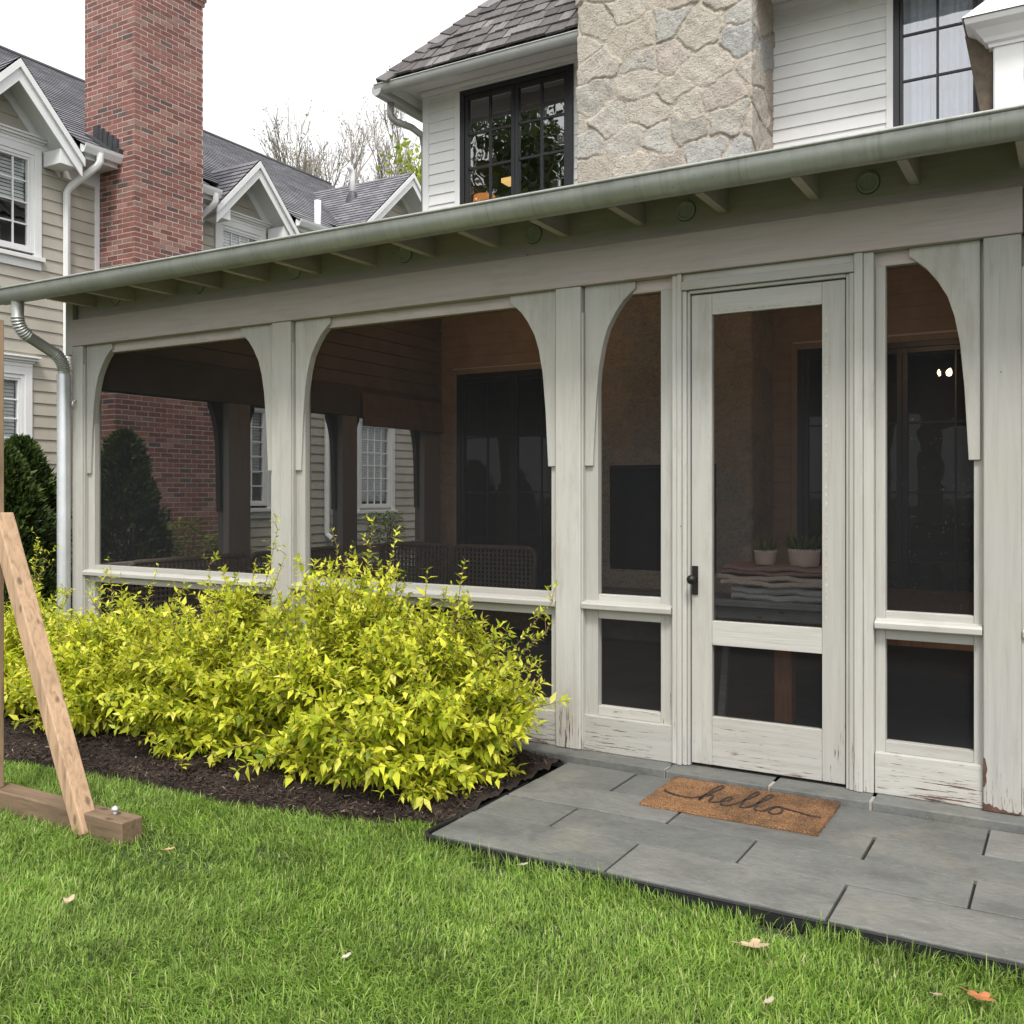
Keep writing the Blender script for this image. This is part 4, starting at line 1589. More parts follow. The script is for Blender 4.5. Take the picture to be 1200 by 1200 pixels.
def chimney_bricks():
    core = MB()
    br = MB()
    bw, bh, j = .199, .0560, .0130
    segs = [(8.37, 10.30, 0, 3.2), (8.675, 9.853, 3.2, 9.6)]
    g = 0.002
    z = 0.0
    row = 0
    while z < 9.55:
        # shoulders step in course by course
        if z < 3.0:
            y0, y1 = 8.37, 10.30
        elif z < 3.75:
            t = (z - 3.0) / .75
            y0, y1 = 8.37 + .305 * t, 10.30 - .447 * t
        else:
            y0, y1 = 8.675, 9.853
        ex = 0
        if z > 8.52:
            ex = min(3, int((z - 8.52) / (bh + j)) + 1) * .018
        y0 -= ex
        y1 += ex
        xf = CX1 + ex
        core.box(CX0, xf - g, y0 + g, y1 - g, z, z + bh + j)
        # front face, looking +X
        off = (row % 2) * (bw + j) / 2
        y = y0 - off
        while y < y1:
            a, b = max(y, y0), min(y + bw, y1)
            if b - a > .03:
                q = random.uniform(-.0015, .0015)
                br.box(xf - .05, xf + q, a, b, z + j / 2, z + j / 2 + bh)
            y += bw + j
        # narrow faces
        for yy, sg in ((y0, 1), (y1, -1)):
            x = xf - .052 - (.0 if row % 2 else .10)
            first = True
            while x > CX0 + .02:
                a = max(x - bw, CX0)
                q = random.uniform(-.0015, .0015)
                if x - a > .03:
                    br.box(a, x, min(yy - sg * q, yy + sg * .05), max(yy - sg * q, yy + sg * .05), z + j / 2, z + j / 2 + bh)
                x = a - j
            if not row % 2:
                br.box(xf - .150, xf - .052, min(yy, yy + sg * .05), max(yy, yy + sg * .05), z + j / 2, z + j / 2 + bh)
        z += bh + j
        row += 1
    ch = br.build('brick_chimney', BRICK, nb, recalc=False)
    core.build('mortar', MORTAR, ch, recalc=False)
    fl = MB()
    for k in range(5):
        x0, x1 = -11.28 - k * .10, -11.28 - (k + 1) * .10
        fl.box(x1, x0 + .01, 8.645, 8.672, zmain(x0) - .05, zmain(x1) + .17)
    fl.obox((-11.5, 8.58, zmain(-11.5) + .025), (.27, 0, -.27 * .66), (0, .075, 0), (.004, 0, .008))
    fl.obox((-11.24, 8.66, 6.13), (.05, 0, -.02), (0, .05, 0), (.01, 0, .06))
    fl.build('flashing', LEAD, ch)


chimney_bricks()

# ------------------------------------------------------------------ plants
def leaf_soup(cent, dirs, ups, ln, wd, fold=.25, droop=.15):
    """lance leaves, two halves folded on the midrib: 6 points, 4 faces joined in one island each"""
    n = len(cent)
    side = np.cross(dirs, ups)
    side /= np.maximum(np.linalg.norm(side, axis=1, keepdims=True), 1e-6)
    up = np.cross(side, dirs)
    L, W = ln[:, None], wd[:, None]
    b = cent
    m1 = cent + dirs * L * .42 + up * L * .03
    t = cent + dirs * L - up * L * droop
    l1 = cent + dirs * L * .38 + side * W + up * W * fold
    r1 = cent + dirs * L * .38 - side * W + up * W * fold
    v = np.stack([b, l1, t, r1, m1], 1).reshape(-1, 3)
    k = np.arange(n)[:, None] * 5
    f = np.concatenate([k + np.array([[0, 4, 1]]), k + np.array([[1, 4, 2]]), k + np.array([[0, 3, 4]]), k + np.array([[3, 2, 4]])])
    return v, f


GOLD = m_leaf('golden_leaf', [(0, (0.17, 0.26, 0.020)), (.18, (0.42, 0.50, 0.035)), (.5, (0.66, 0.69, 0.055)), (.85, (0.80, 0.79, 0.085)), (1, (0.84, 0.80, 0.17))], .48, .42, 2.5, .22)
TWIG = m_plain('twig_bark', (0.13, 0.085, 0.05), .9, .3)
LOWLEAF = m_leaf('green_low_leaf', [(0, (0.05, 0.09, 0.012)), (.5, (0.13, 0.19, 0.02)), (1, (0.26, 0.31, 0.03))], .35, .45)


def shrub(cx, cy, rx, ry, h, label, nstem=120, sprigs=(), seed=1, dens=1.0):
    rg = np.random.default_rng(seed)
    root = thing('golden_shrub', (cx, cy, .05), label, 'shrub', 'golden leaved shrubs in the mulch bed')
    tw = MB()
    C, Dd, L, Wd = [], [], [], []

    def twig(p0, p1, r, first, leaf0, ln0, step=.026):
        """a curved twig with opposite leaf pairs"""
        p0, p1 = np.array(p0), np.array(p1)
        mid = (p0 + p1) / 2 + np.array([0, 0, .10 * np.linalg.norm(p1 - p0)]) + rg.normal(0, .015, 3)
        K = 7
        pts = [(1 - t) ** 2 * p0 + 2 * t * (1 - t) * mid + t * t * p1 for t in np.linspace(0, 1, K)]
        tw.tube([tuple(p) for p in pts], [r * (1 - .75 * i / (K - 1)) for i in range(K)], 4, cap=False)
        length = sum(np.linalg.norm(pts[i + 1] - pts[i]) for i in range(K - 1))
        n = max(2, int(length * (1 - leaf0) / step))
        ph = rg.uniform(0, 6.28)
        for i in range(n):
            t = leaf0 + (1 - leaf0) * (i + rg.uniform(.2, .8)) / n
            q = (1 - t) ** 2 * p0 + 2 * t * (1 - t) * mid + t * t * p1
            d = 2 * (1 - t) * (mid - p0) + 2 * t * (p1 - mid)
            d /= np.linalg.norm(d) + 1e-9
            a = np.cross(d, [0, 0, 1.0])
            if np.linalg.norm(a) < .1:
                a = np.array([1.0, 0, 0])
            a /= np.linalg.norm(a)
            b = np.cross(d, a)
            w = ph + i * 1.57
            for sg in (1, -1):
                s = (a * math.cos(w) + b * math.sin(w)) * sg
                dd = s * rg.uniform(.7, 1.0) + d * rg.uniform(.35, 1.0) + np.array([0, 0, rg.uniform(-.25, .25)])
                dd /= np.linalg.norm(dd)
                C.append(q)
                Dd.append(dd)
                L.append(ln0 * rg.uniform(.5, 1.25) * float(np.interp(q[2], [.25, .75], [1.25, .92])) * (1.0 - .35 * (t > .9)))
        return pts

    for k in range(nstem):
        # direction over the dome
        th = rg.uniform(0, 2 * math.pi)
        el = math.asin(rg.uniform(.02, 1.0))
        ca = math.cos(el)
        rr = rg.uniform(.80, 1.06)
        tip = np.array([cx + rx * ca * math.cos(th) * rr, cy + ry * ca * math.sin(th) * rr, .10 + h * math.sin(el) * rr * (1 + .10 * math.sin(3 * th + seed))])
        low = .66 + .34 * min(1.0, tip[2] / .45)
        tip[0] = cx + (tip[0] - cx) * low
        tip[1] = cy + (tip[1] - cy) * (low if tip[1] > cy else .5 + .5 * low)
        if tip[1] > 4.66:
            tip[1] = 4.66 - rg.uniform(0, .06)
        base = np.array([cx + rg.normal(0, rx * .22), cy + rg.normal(0, ry * .2), .04])
        pts = twig(base, tip, .0065, True, .35, .068)
        for j in range(10):
            i = rg.integers(2, 7)
            p = pts[i]
            o = rg.normal(0, 1, 3)
            o[2] = abs(o[2]) * .55 - .12
            o /= np.linalg.norm(o)
            outw = (p - np.array([cx, cy, h * .35]))
            outw /= np.linalg.norm(outw) + 1e-6
            e = p + (o * .6 + outw * .8) * rg.uniform(.10, .24)
            if e[1] > 4.68:
                e[1] = 4.68
            e[2] = max(e[2], .08)
            if e[2] < .30:
                e[0] = cx + (e[0] - cx) * .84
            twig(p, e, .003, False, .12, .060)
    for (tx, ty, tz) in sprigs:
        base = np.array([cx + (tx - cx) * .35, cy + (ty - cy) * .3, h * .55])
        pts = twig(base, (tx, ty, tz), .005, True, .25, .046, .026)
        for j in range(8):
            p = pts[rg.integers(2, 7)]
            e = p + np.array([rg.normal(0, .06), rg.normal(0, .05), rg.uniform(.02, .11)])
            twig(p, e, .002, False, .2, .040)
    n = int(len(C) * dens)
    C, Dd, L = np.array(C), np.array(Dd), np.array(L)
    up = np.tile(np.array([0, 0, 1.0]), (len(C), 1)) + rg.normal(0, .35, (len(C), 3))
    v, f = leaf_soup(C, Dd, up, L, L * rg.uniform(.18, .26, len(C)))
    fo = soup('foliage', v, f, GOLD, root)
    tw.build('twigs', TWIG, root, recalc=False)
    return root


def pxy(x, y, Y):
    u = (x - 600) / 1133.0
    d = (-.5045 + u * .8634, .8634 + u * .5045, (577 - y) / 1133.0)
    t = Y / d[1]
    return (d[0] * t, Y, 1.52 + d[2] * t)


shrub(-2.90, 4.12, .49, .50, .70, 'golden shrub at the end of the row beside the stone patio', 150, [pxy(640, 742, 4.25), pxy(648, 705, 4.3), pxy(552, 705, 4.3), pxy(632, 800, 4.1), pxy(520, 690, 4.3)], 11)
shrub(-3.50, 4.12, .60, .52, .86, 'tallest golden shrub, sprigs rising before the wicker seats', 180, [pxy(437, 622, 4.35), pxy(462, 640, 4.4), pxy(395, 640, 4.4), pxy(405, 655, 4.3), pxy(350, 650, 4.4), pxy(472, 680, 4.3)], 12)
shrub(-4.35, 4.10, .60, .50, .70, 'golden shrub below the second porch post from the downspout', 160, [pxy(325, 620, 4.45), pxy(335, 650, 4.45), pxy(245, 662, 4.4), pxy(300, 655, 4.4)], 13)
shrub(-5.25, 4.05, .58, .50, .58, 'golden shrub under the first screen, right of the zinc downspout', 140, [pxy(130, 668, 4.4), pxy(180, 680, 4.4), pxy(215, 690, 4.4)], 14)
shrub(-6.25, 4.00, .60, .50, .56, 'golden shrub behind the leaning timber brace', 140, [pxy(45, 630, 4.3), pxy(52, 655, 4.4), pxy(85, 690, 4.4)], 15)
# two seedlings that sprouted in the mulch
for (px_, py_), lab, sd_ in (((213, 905), 'small pale green seedling in the mulch left of its twin', 3), ((252, 902), 'small pale green seedling closer to the big shrub base', 5)):
    u = (px_ - 600) / 1133.
    d = (-.5045 + u * .8634, .8634 + u * .5045, (577 - py_) / 1133.)
    t = (.05 - 1.52) / d[2]
    bx, by_ = d[0] * t, d[1] * t
    rg = np.random.default_rng(sd_)
    n = 16
    an = rg.uniform(0, 6.28, n)
    dd = np.stack([np.cos(an), np.sin(an), rg.uniform(.1, .9, n)], 1)
    dd /= np.linalg.norm(dd, axis=1, keepdims=True)
    c = np.stack([np.full(n, bx), np.full(n, by_), rg.uniform(.07, .13, n)], 1)
    v, f = leaf_soup(c, dd, np.tile([0, 0, 1.0], (n, 1)), rg.uniform(.045, .07, n), rg.uniform(.009, .013, n))
    r_ = thing('seedling', (bx, by_, .05), lab, 'seedling', 'seedlings in the mulch')
    soup('leaves', v, f, GOLD, r_)
    s = MB()
    s.tube([(bx, by_, .04), (bx + .003, by_, .12)], .0025, 5)
    s.build('stem', TWIG, r_)


def conifer(x, y, h, r, label, seed):
    rg = np.random.default_rng(seed)
    root = thing('arborvitae', (x, y, 0), label, 'conifer', 'dark conifers between the houses')
    n = 15000
    t = rg.uniform(0, 1, n) ** .8
    z = .1 + t * (h - .1)
    prof = np.clip((1 - t) ** .50, 0, 1) * (.75 + .25 * np.minimum(1, t * 6))
    an = rg.uniform(0, 6.28, n)
    lump = 1 + .17 * np.sin(an * 4 + z * 6 + seed) + .13 * np.sin(an * 7 - z * 13) + .10 * np.sin(an * 11 + z * 19)
    rad = r * prof * lump * rg.uniform(.62, 1.03, n)
    c = np.stack([x + rad * np.cos(an), y + rad * np.sin(an), z], 1)
    dd = np.stack([np.cos(an), np.sin(an), rg.uniform(.3, 1.6, n)], 1) + rg.normal(0, .3, (n, 3))
    dd /= np.linalg.norm(dd, axis=1, keepdims=True)
    up = rg.normal(0, 1, (n, 3))
    v, f = leaf_soup(c, dd, up, rg.uniform(.05, .10, n), rg.uniform(.010, .020, n))
    soup('foliage', v, f, CONIF, root)
    s = MB()
    s.tube([(x, y, 0), (x, y, h * .9)], [.05, .01], 8)
    s.build('trunk', TWIG, root)


CONIF = m_leaf('conifer_spray', [(0, (0.016, 0.034, 0.010)), (.5, (0.042, 0.075, 0.016)), (1, (0.115, 0.155, 0.034))], .2, .6)
conifer(-8.85, 5.70, 2.02, .52, 'pointed dark conifer touching the zinc downspout', 21)
conifer(-8.35, 5.22, 1.88, .50, 'dark conifer behind the weathered timber post', 22)
conifer(-8.95, 6.95, 2.15, .52, 'dark conifer seen through the first screen, before the bricks', 23)


def low_plant(x, y, h, r, label, seed, n=900, cat='plant'):
    rg = np.random.default_rng(seed)
    root = thing('leafy_plant', (x, y, 0), label, cat, 'low plants along the beige house')
    an = rg.uniform(0, 6.28, n)
    t = rg.uniform(.1, 1, n)
    rad = r * np.sqrt(rg.uniform(0, 1, n)) * (1 - .5 * t)
    c = np.stack([x + rad * np.cos(an), y + rad * np.sin(an), t * h], 1)
    dd = np.stack([np.cos(an), np.sin(an), rg.uniform(-.2, .8, n)], 1)
    dd /= np.linalg.norm(dd, axis=1, keepdims=True)
    v, f = leaf_soup(c, dd, np.tile([0, 0, 1.0], (n, 1)) + rg.normal(0, .3, (n, 3)), rg.uniform(.06, .12, n), rg.uniform(.015, .03, n))
    soup('leaves', v, f, LOWLEAF, root)
    s = MB()
    for k in range(7):
        a = rg.uniform(0, 6.28)
        s.tube([(x, y, 0), (x + .4 * r * math.cos(a), y + .4 * r * math.sin(a), h * .8)], .008, 4)
    s.build('stems', TWIG, root)


low_plant(-10.35, 8.9, 1.15, .55, 'sparse leafy shrub at the brick chimney foot, nearer the dark conifer', 31)
low_plant(-10.35, 9.75, .95, .50, 'sparse leafy shrub at the brick chimney foot, seen beside the inner porch post', 32)
low_plant(-11.0, 14.2, 1.15, .55, 'leafy plant under the window with closed white blinds', 33)


def bare_tree(name, x, y, h, label, seed, leafmat=None, leafn=0, spread=.5, group=None, r0=.22, cat='tree', depth=6, lsize=.12, fork=1.5):
    rg = np.random.default_rng(seed)
    root = thing(name, (x, y, 0), label, cat, group)
    tr = MB()
    cr = MB()
    tips = []

    def grow(p, d, L, r, lv):
        K = 4
        pts = [p]
        q = p.copy()
        dd = d.copy()
        for i in range(K):
            dd = dd + rg.normal(0, .10, 3) + np.array([0, 0, .05])
            dd /= np.linalg.norm(dd)
            q = q + dd * L / K
            pts.append(q.copy())
        (tr if lv < 2 else cr).tube([tuple(a) for a in pts], [r * (1 - .45 * i / K) for i in range(K + 1)], 6 if lv < 2 else 3, cap=False)
        if lv >= depth - 2:
            tips.extend(pts[1:])
        if lv >= depth:
            return
        nb_ = int(rg.integers(2, 4)) + (1 if lv > 1 else 0)
        for k in range(nb_):
            i = int(rg.integers(2, K + 1)) if k else K
            nd = dd + rg.normal(0, spread, 3) * np.array([1, 1, .7])
            nd[2] += .12
            nd /= np.linalg.norm(nd)
            grow(pts[i].copy(), nd, L * rg.uniform(.55, .82), r * (.62 if k else .68), lv + 1)

    grow(np.array([x, y, 0.]), np.array([0, 0, 1.]), h * .30, r0, 0)
    tr.build('trunk', BARK, root, smooth=True, recalc=False)
    cr.build('twigs', BARK, root, recalc=False)
    if leafmat:
        T = np.array(tips)
        i = rg.integers(0, len(T), leafn)
        c = T[i] + rg.normal(0, lsize * 1.6, (leafn, 3))
        dd = rg.normal(0, 1, (leafn, 3))
        dd /= np.linalg.norm(dd, axis=1, keepdims=True)
        v, f = leaf_soup(c, dd, rg.normal(0, 1, (leafn, 3)), rg.uniform(.6, 1.2, leafn) * lsize, rg.uniform(.2, .35, leafn) * lsize)
        soup('crown', v, f, leafmat, root)
    return root


BARK = m_plain('grey_bark', (0.30, 0.27, 0.24), .9, .25, 8)
SPRING = m_leaf('spring_leaf', [(0, (0.16, 0.22, 0.02)), (1, (0.36, 0.42, 0.05))], .5)
BUD = m_leaf('bud_leaf', [(0, (0.22, 0.20, 0.12)), (1, (0.42, 0.40, 0.22))], .5)
DEEP = m_leaf('deep_leaf', [(0, (0.03, 0.055, 0.012)), (1, (0.09, 0.13, 0.03))], .3)
bare_tree('bare_tree', -22.4, 27.5, 18.0, 'bare budding tree rising behind the grey shingle roofs', 64, BUD, 2600, .33, None, .17, depth=7, lsize=.10)
bare_tree('leafy_tree', -14.2, 24.2, 12.9, 'bright green spring tree beside the corner of the white house', 62, SPRING, 5000, .27, None, .15, depth=5, lsize=.20)
# trees behind the photographer, mirrored in the upper windows
for k, (x, y, h, sd_) in enumerate(((-21.5, -12, 21, 51), (-24.5, -15, 22, 52), (-17.5, -10, 19, 53), (-27, -14, 20, 54))):
    bare_tree('tall_tree', x, y, h, ['tall tree mirrored in the left sash of the black upper window', 'slender tree reflected at the outer edge of the black upper window', 'broad tree reflected in the right sash of the black upper window', 'far tree reflected low in the black upper window'][k],
              sd_, DEEP, 4200, .5, 'trees reflected in the upper window', .32, depth=5, lsize=.36)

# ------------------------------------------------------------------ timber frame on the lawn
sw = thing('timber_frame', (-4.2, 2.8, 0), 'wooden timber frame with leaning brace on a sleeper foot', 'wooden frame')
m = MB()
m.box(-5.6, -3.57, 2.76, 2.87, -.02, .088)
m.build('foot_beam', OLDWOOD, sw, bevel=.006)
m = MB()
m.box(-4.59, -4.50, 2.722, 2.812, .088, 2.36)
m.build('post', m_wood('weathered_post', (0.30, 0.20, 0.125), 'Z', .5, knot=.2), sw, bevel=.005)
m = MB()
a, b = Vector((-3.825, 2.778, -.01)), Vector((-4.475, 2.778, 1.41))
u_ = (b - a).normalized()
n_ = Vector((u_.z, 0, -u_.x))
m.obox((a + b) / 2, u_ * ((b - a).length / 2), n_ * .038, (0, .044, 0))
m.build('brace', FRESHWOOD, sw, bevel=.006)
m = MB()
m.tube([(-3.69, 2.82, .086), (-3.69, 2.82, .105)], .012, 6)
m.lathe(-3.69, 2.82, [(.014, .103), (.020, .110), (.016, .122), (.004, .128)], 10)
m.build('bolt', STEEL, sw, smooth=True)

# ------------------------------------------------------------------ doormat with writing
mt = thing('doormat', (-1.365, 4.46, .05), 'brown coir doormat with hello written in dark script', 'doormat')
MX0, MX1, MY0, MY1 = -1.772, -.957, 4.222, 4.690
gx, gy = 84, 50
XX, YY = np.meshgrid(np.linspace(MX0, MX1, gx), np.linspace(MY0, MY1, gy))
ZZ = .068 + RNG.normal(0, .0016, XX.shape)
jx = RNG.normal(0, .0012, XX.shape)
v = np.stack([(XX + jx).ravel(), (YY + RNG.normal(0, .0012, XX.shape)).ravel(), ZZ.ravel()], 1)
idx = np.arange(gx * gy).reshape(gy, gx)
f = np.stack([idx[:-1, :-1], idx[:-1, 1:], idx[1:, 1:], idx[1:, :-1]], -1).reshape(-1, 4)
rim = np.concatenate([idx[0, :], idx[1:, -1], idx[-1, -2::-1], idx[-2:0:-1, 0]])
low = v[rim].copy()
low[:, 2] = .0515
b0 = len(v)
v = np.concatenate([v, low])
nr_ = len(rim)
k = np.arange(nr_)
f2 = np.stack([rim, b0 + k, b0 + (k + 1) % nr_, np.roll(rim, -1)], 1)
soup('mat_pile', v, np.concatenate([f, f2]), COIR, mt)
ST = [(.07, .56), (.13, .50), (.20, .45), (.27, .455), (.305, .56), (.335, .74), (.352, .90), (.338, .955), (.322, .88), (.314, .68), (.308, .44),
      (.318, .55), (.338, .63), (.354, .60), (.358, .48), (.372, .42), (.40, .45), (.435, .52), (.452, .60), (.442, .66), (.424, .62), (.418, .50), (.432, .41), (.462, .40), (.495, .50),
      (.53, .72), (.548, .88), (.538, .94), (.522, .86), (.516, .62), (.522, .46), (.540, .41), (.566, .48),
      (.604, .70), (.622, .86), (.612, .92), (.596, .84), (.590, .60), (.598, .45), (.616, .40), (.645, .42), (.662, .52),
      (.690, .60), (.718, .57), (.728, .47), (.712, .39), (.684, .39), (.668, .47), (.680, .57), (.708, .60), (.74, .58), (.80, .545), (.87, .50), (.95, .50)]
# smooth through the points, then a flat ribbon of dark pile
cr_ = []
for i in range(len(ST) - 1):
    p = [np.array(ST[max(0, min(len(ST) - 1, i + o))]) for o in (-1, 0, 1, 2)]
    for t in np.linspace(0, 1, 7)[:-1]:
        cr_.append(.5 * (2 * p[1] + (p[2] - p[0]) * t + (2 * p[0] - 5 * p[1] + 4 * p[2] - p[3]) * t * t + (3 * p[1] - p[0] - 3 * p[2] + p[3]) * t ** 3))
cr_.append(np.array(ST[-1]))
P = np.array([[MX0 + (MX1 - MX0) * min(.96, max(.05, .51 + (a - .51) * 1.12)), MY0 + (MY1 - MY0) * (.47 + (b - .55) * 1.08)] for a, b in cr_])
tn = np.gradient(P, axis=0)
tn /= np.linalg.norm(tn, axis=1, keepdims=True) + 1e-9
nr2 = np.stack([-tn[:, 1], tn[:, 0]], 1)
wv_ = .0052 + RNG.uniform(-.0012, .0012, len(P))
m = MB()
for i in range(len(P) - 1):
    a0, a1 = P[i] - nr2[i] * wv_[i], P[i] + nr2[i] * wv_[i]
    b0_, b1_ = P[i + 1] - nr2[i + 1] * wv_[i + 1], P[i + 1] + nr2[i + 1] * wv_[i + 1]
    zt = .0725
    m.face([(*a0, zt), (*b0_, zt), (*b1_, zt), (*a1, zt)])
    m.face([(*a0, .064), (*b0_, .064), (*b0_, zt), (*a0, zt)])
    m.face([(*a1, zt), (*b1_, zt), (*b1_, .064), (*a1, .064)])
m.build('lettering', COIR_DARK, mt, recalc=False)

# ------------------------------------------------------------------ fallen leaves
def dead_leaf(px_, py_, size, rot, col, label, lobes=5, curl=.3):
    u = (px_ - 600) / 1133.
    d = (-.5045 + u * .8634, .8634 + u * .5045, (577 - py_) / 1133.)
    t = (.035 - 1.52) / d[2]
    cx, cy = d[0] * t, d[1] * t
    m = MB()
    n = 30
    ring = []
    for q in range(n):
        w = 2 * math.pi * q / n
        r = size * (.55 + .45 * abs(math.cos(w * lobes / 2))) * (1.25 if math.cos(w) > 0 else .8)
        x_, y_ = r * math.cos(w), r * .62 * math.sin(w)
        z_ = curl * (y_ * y_ + .4 * x_ * x_) / size + .004
        ring.append((cx + x_ * math.cos(rot) - y_ * math.sin(rot), cy + x_ * math.sin(rot) + y_ * math.cos(rot), .033 + z_))
    for q in range(n):
        m.face([(cx, cy, .036), ring[q], ring[(q + 1) % n]])
    m.tube([(cx, cy, .037), (cx - size * 1.3 * math.cos(rot), cy - size * 1.3 * math.sin(rot), .042)], .0012, 4)
    o = m.build('fallen_leaf', m_plain('dry_leaf', col, .8, .25, 40), None, (cx, cy, .035), recalc=False)
    tag(o, label, 'leaf', 'dry leaves on the lawn')


dead_leaf(880, 1108, .048, .3, (.36, .27, .16), 'large tan lobed leaf on the grass before the patio')
dead_leaf(1146, 1168, .042, -.4, (.34, .12, .045), 'rust orange leaf lying on the lawn nearest the patio corner')
dead_leaf(1097, 1166, .014, .4, (.30, .21, .14), 'tiny pale scrap beside the rust orange leaf', 3)
dead_leaf(900, 1175, .020, 1.2, (.34, .28, .21), 'small whitish curled leaf below the large tan leaf', 3, .6)
dead_leaf(80, 1057, .030, 2.0, (.38, .28, .19), 'pale curled leaf on the lawn below the sleeper foot', 4, .6)
dead_leaf(197, 996, .022, .9, (.40, .24, .14), 'small light brown leaf near the bolted sleeper end', 3, .5)
dead_leaf(405, 1122, .018, 1.5, (.42, .39, .33), 'small white petal like scrap in the middle of the lawn', 3, .5)
dead_leaf(612, 1014, .020, 1.0, (.30, .26, .19), 'pale stone like scrap at the bare spot by the edging', 3, .4)

# ------------------------------------------------------------------ furniture inside the porch
WICK = m_plain('dark_wicker', (0.150, 0.118, 0.092), .7, .3, 30, bump=.4, bscale=120)
CUSH = m_plain('brown_cushion', (0.16, 0.085, 0.060), .9, .15, 30)


def wicker_back(f, parent, a0, a1, z0, z1, o0):
    m = MB(f)
    R_ = .07
    top = [(a0, o0, z0), (a0, o0, z1 - R_), (a0 + R_ * .3, o0, z1 - R_ * .3), (a0 + R_, o0, z1), (a1 - R_, o0, z1), (a1 - R_ * .3, o0, z1 - R_ * .3), (a1, o0, z1 - R_), (a1 - .03, o0, z0)]
    m.tube(top, .022, 8)
    m.build('back_rim', WICK, parent, smooth=True)
    m = MB(f)
    a = a0 + .03
    while a < a1 - .02:
        m.box(a, a + .019, o0 - .008, o0 + .006, z0, z1 - .012)
        a += .046
    z = z0
    while z < z1 - .03:
        m.box(a0 + .01, a1 - .012, o0 - .014, o0 + .000, z, z + .012)
        z += .042
    m.build('woven_back', WICK, parent)


def sofa(f, loc, label, spans, depth_, seat=.45, top=.99):
    s = thing('wicker_sofa', loc, label, 'sofa', 'wicker seats on the porch')
    a0, a1 = spans[0][0], spans[-1][1]
    for b0, b1 in spans:
        wicker_back(f, s, b0, b1, .42, top, 0)
    m = MB(f)
    m.box(a0, a1, -depth_, -.03, .20, seat - .06)
    m.build('seat_base', WICK, s, bevel=.02)
    for b0, b1 in spans:
        m = MB(f)
        m.box(b0 + .03, b1 - .03, -depth_ + .01, -.06, seat - .06, seat + .07)
        m.build('seat_pad', CUSH, s, bevel=.035)
    for a in (a0 + .04, a1 - .04):
        for o in (-depth_ + .05, -.06):
            m = MB(f)
            m.tube([(a, o, .086), (a, o, .2)], .022, 8)
            m.build('leg', WICK, s)
    return s


# its back is turned towards the lawn
sofa(lambda a, o, z: (a, 8.0 - o, z), (-5.4, 8.0, .086), 'two seat wicker sofa with its woven back to the lawn', [(-6.25, -5.36), (-5.34, -4.42)], .8)
# along the left end screens
sofa(lambda a, o, z: (-6.42 - o, a, z), (-6.4, 6.2, .086), 'long low wicker sofa along the end screens before the neighbour bricks', [(5.02, 6.3), (6.32, 7.5)], .75, .45, .965)
for (x, y, z, w, rz, lab) in ((-5.9, 6.95, .66, .26, .5, 'brown throw cushion propped upright on the long sofa'), (-5.62, 7.25, .62, .24, -.4, 'brown throw cushion lying lower against the woven back')):
    m = MB()
    n = 10
    grid_ = {}
    for i in range(n + 1):
        for j in range(n + 1):
            for sg in (1, -1):
                s_, t_ = 2 * i / n - 1, 2 * j / n - 1
                th_ = .085 * ((1 - s_ ** 4) * (1 - t_ ** 4)) ** .5
                lx, lz, lo = s_ * w * (1 - .06 * t_ * t_), t_ * w * (1 - .06 * s_ * s_), sg * th_
                grid_[i, j, sg] = (x + lx * math.cos(rz) - lo * math.sin(rz), y + lx * math.sin(rz) + lo * math.cos(rz), z + lz)
    for i in range(n):
        for j in range(n):
            for sg in (1, -1):
                m.face([grid_[i, j, sg], grid_[i + 1, j, sg], grid_[i + 1, j + 1, sg], grid_[i, j + 1, sg]])
    o = m.build('throw_cushion', CUSH, None, (x, y, z - w), smooth=True)
    tag(o, lab, 'cushion', 'cushions on the wicker sofa')

# grey bench behind the door, blankets and pots on it
bt = thing('grey_bench', (-1.45, 5.8, .086), 'grey wooden bench table behind the screen door, blankets on top', 'bench')
m = MB()
m.box(-1.98, -.98, 5.58, 5.98, .845, .885)
m.build('top', GREYWOOD, bt, bevel=.006)
m = MB()
m.box(-1.92, -1.04, 5.62, 5.645, .77, .845)
m.build('apron', GREYWOOD, bt, bevel=.004)
for x_, y_, sx, sy in ((-1.88, 5.63, -.06, -.02), (-1.88, 5.93, -.06, .02), (-1.06, 5.63, .06, -.02), (-1.06, 5.93, .06, .02)):
    m = MB()
    m.obox((x_ + sx / 2, y_ + sy / 2, .466), (.022, 0, 0), (0, .022, 0), (-sx / 2, -sy / 2, .379))
    m.build('leg', GREYWOOD, bt, bevel=.003)


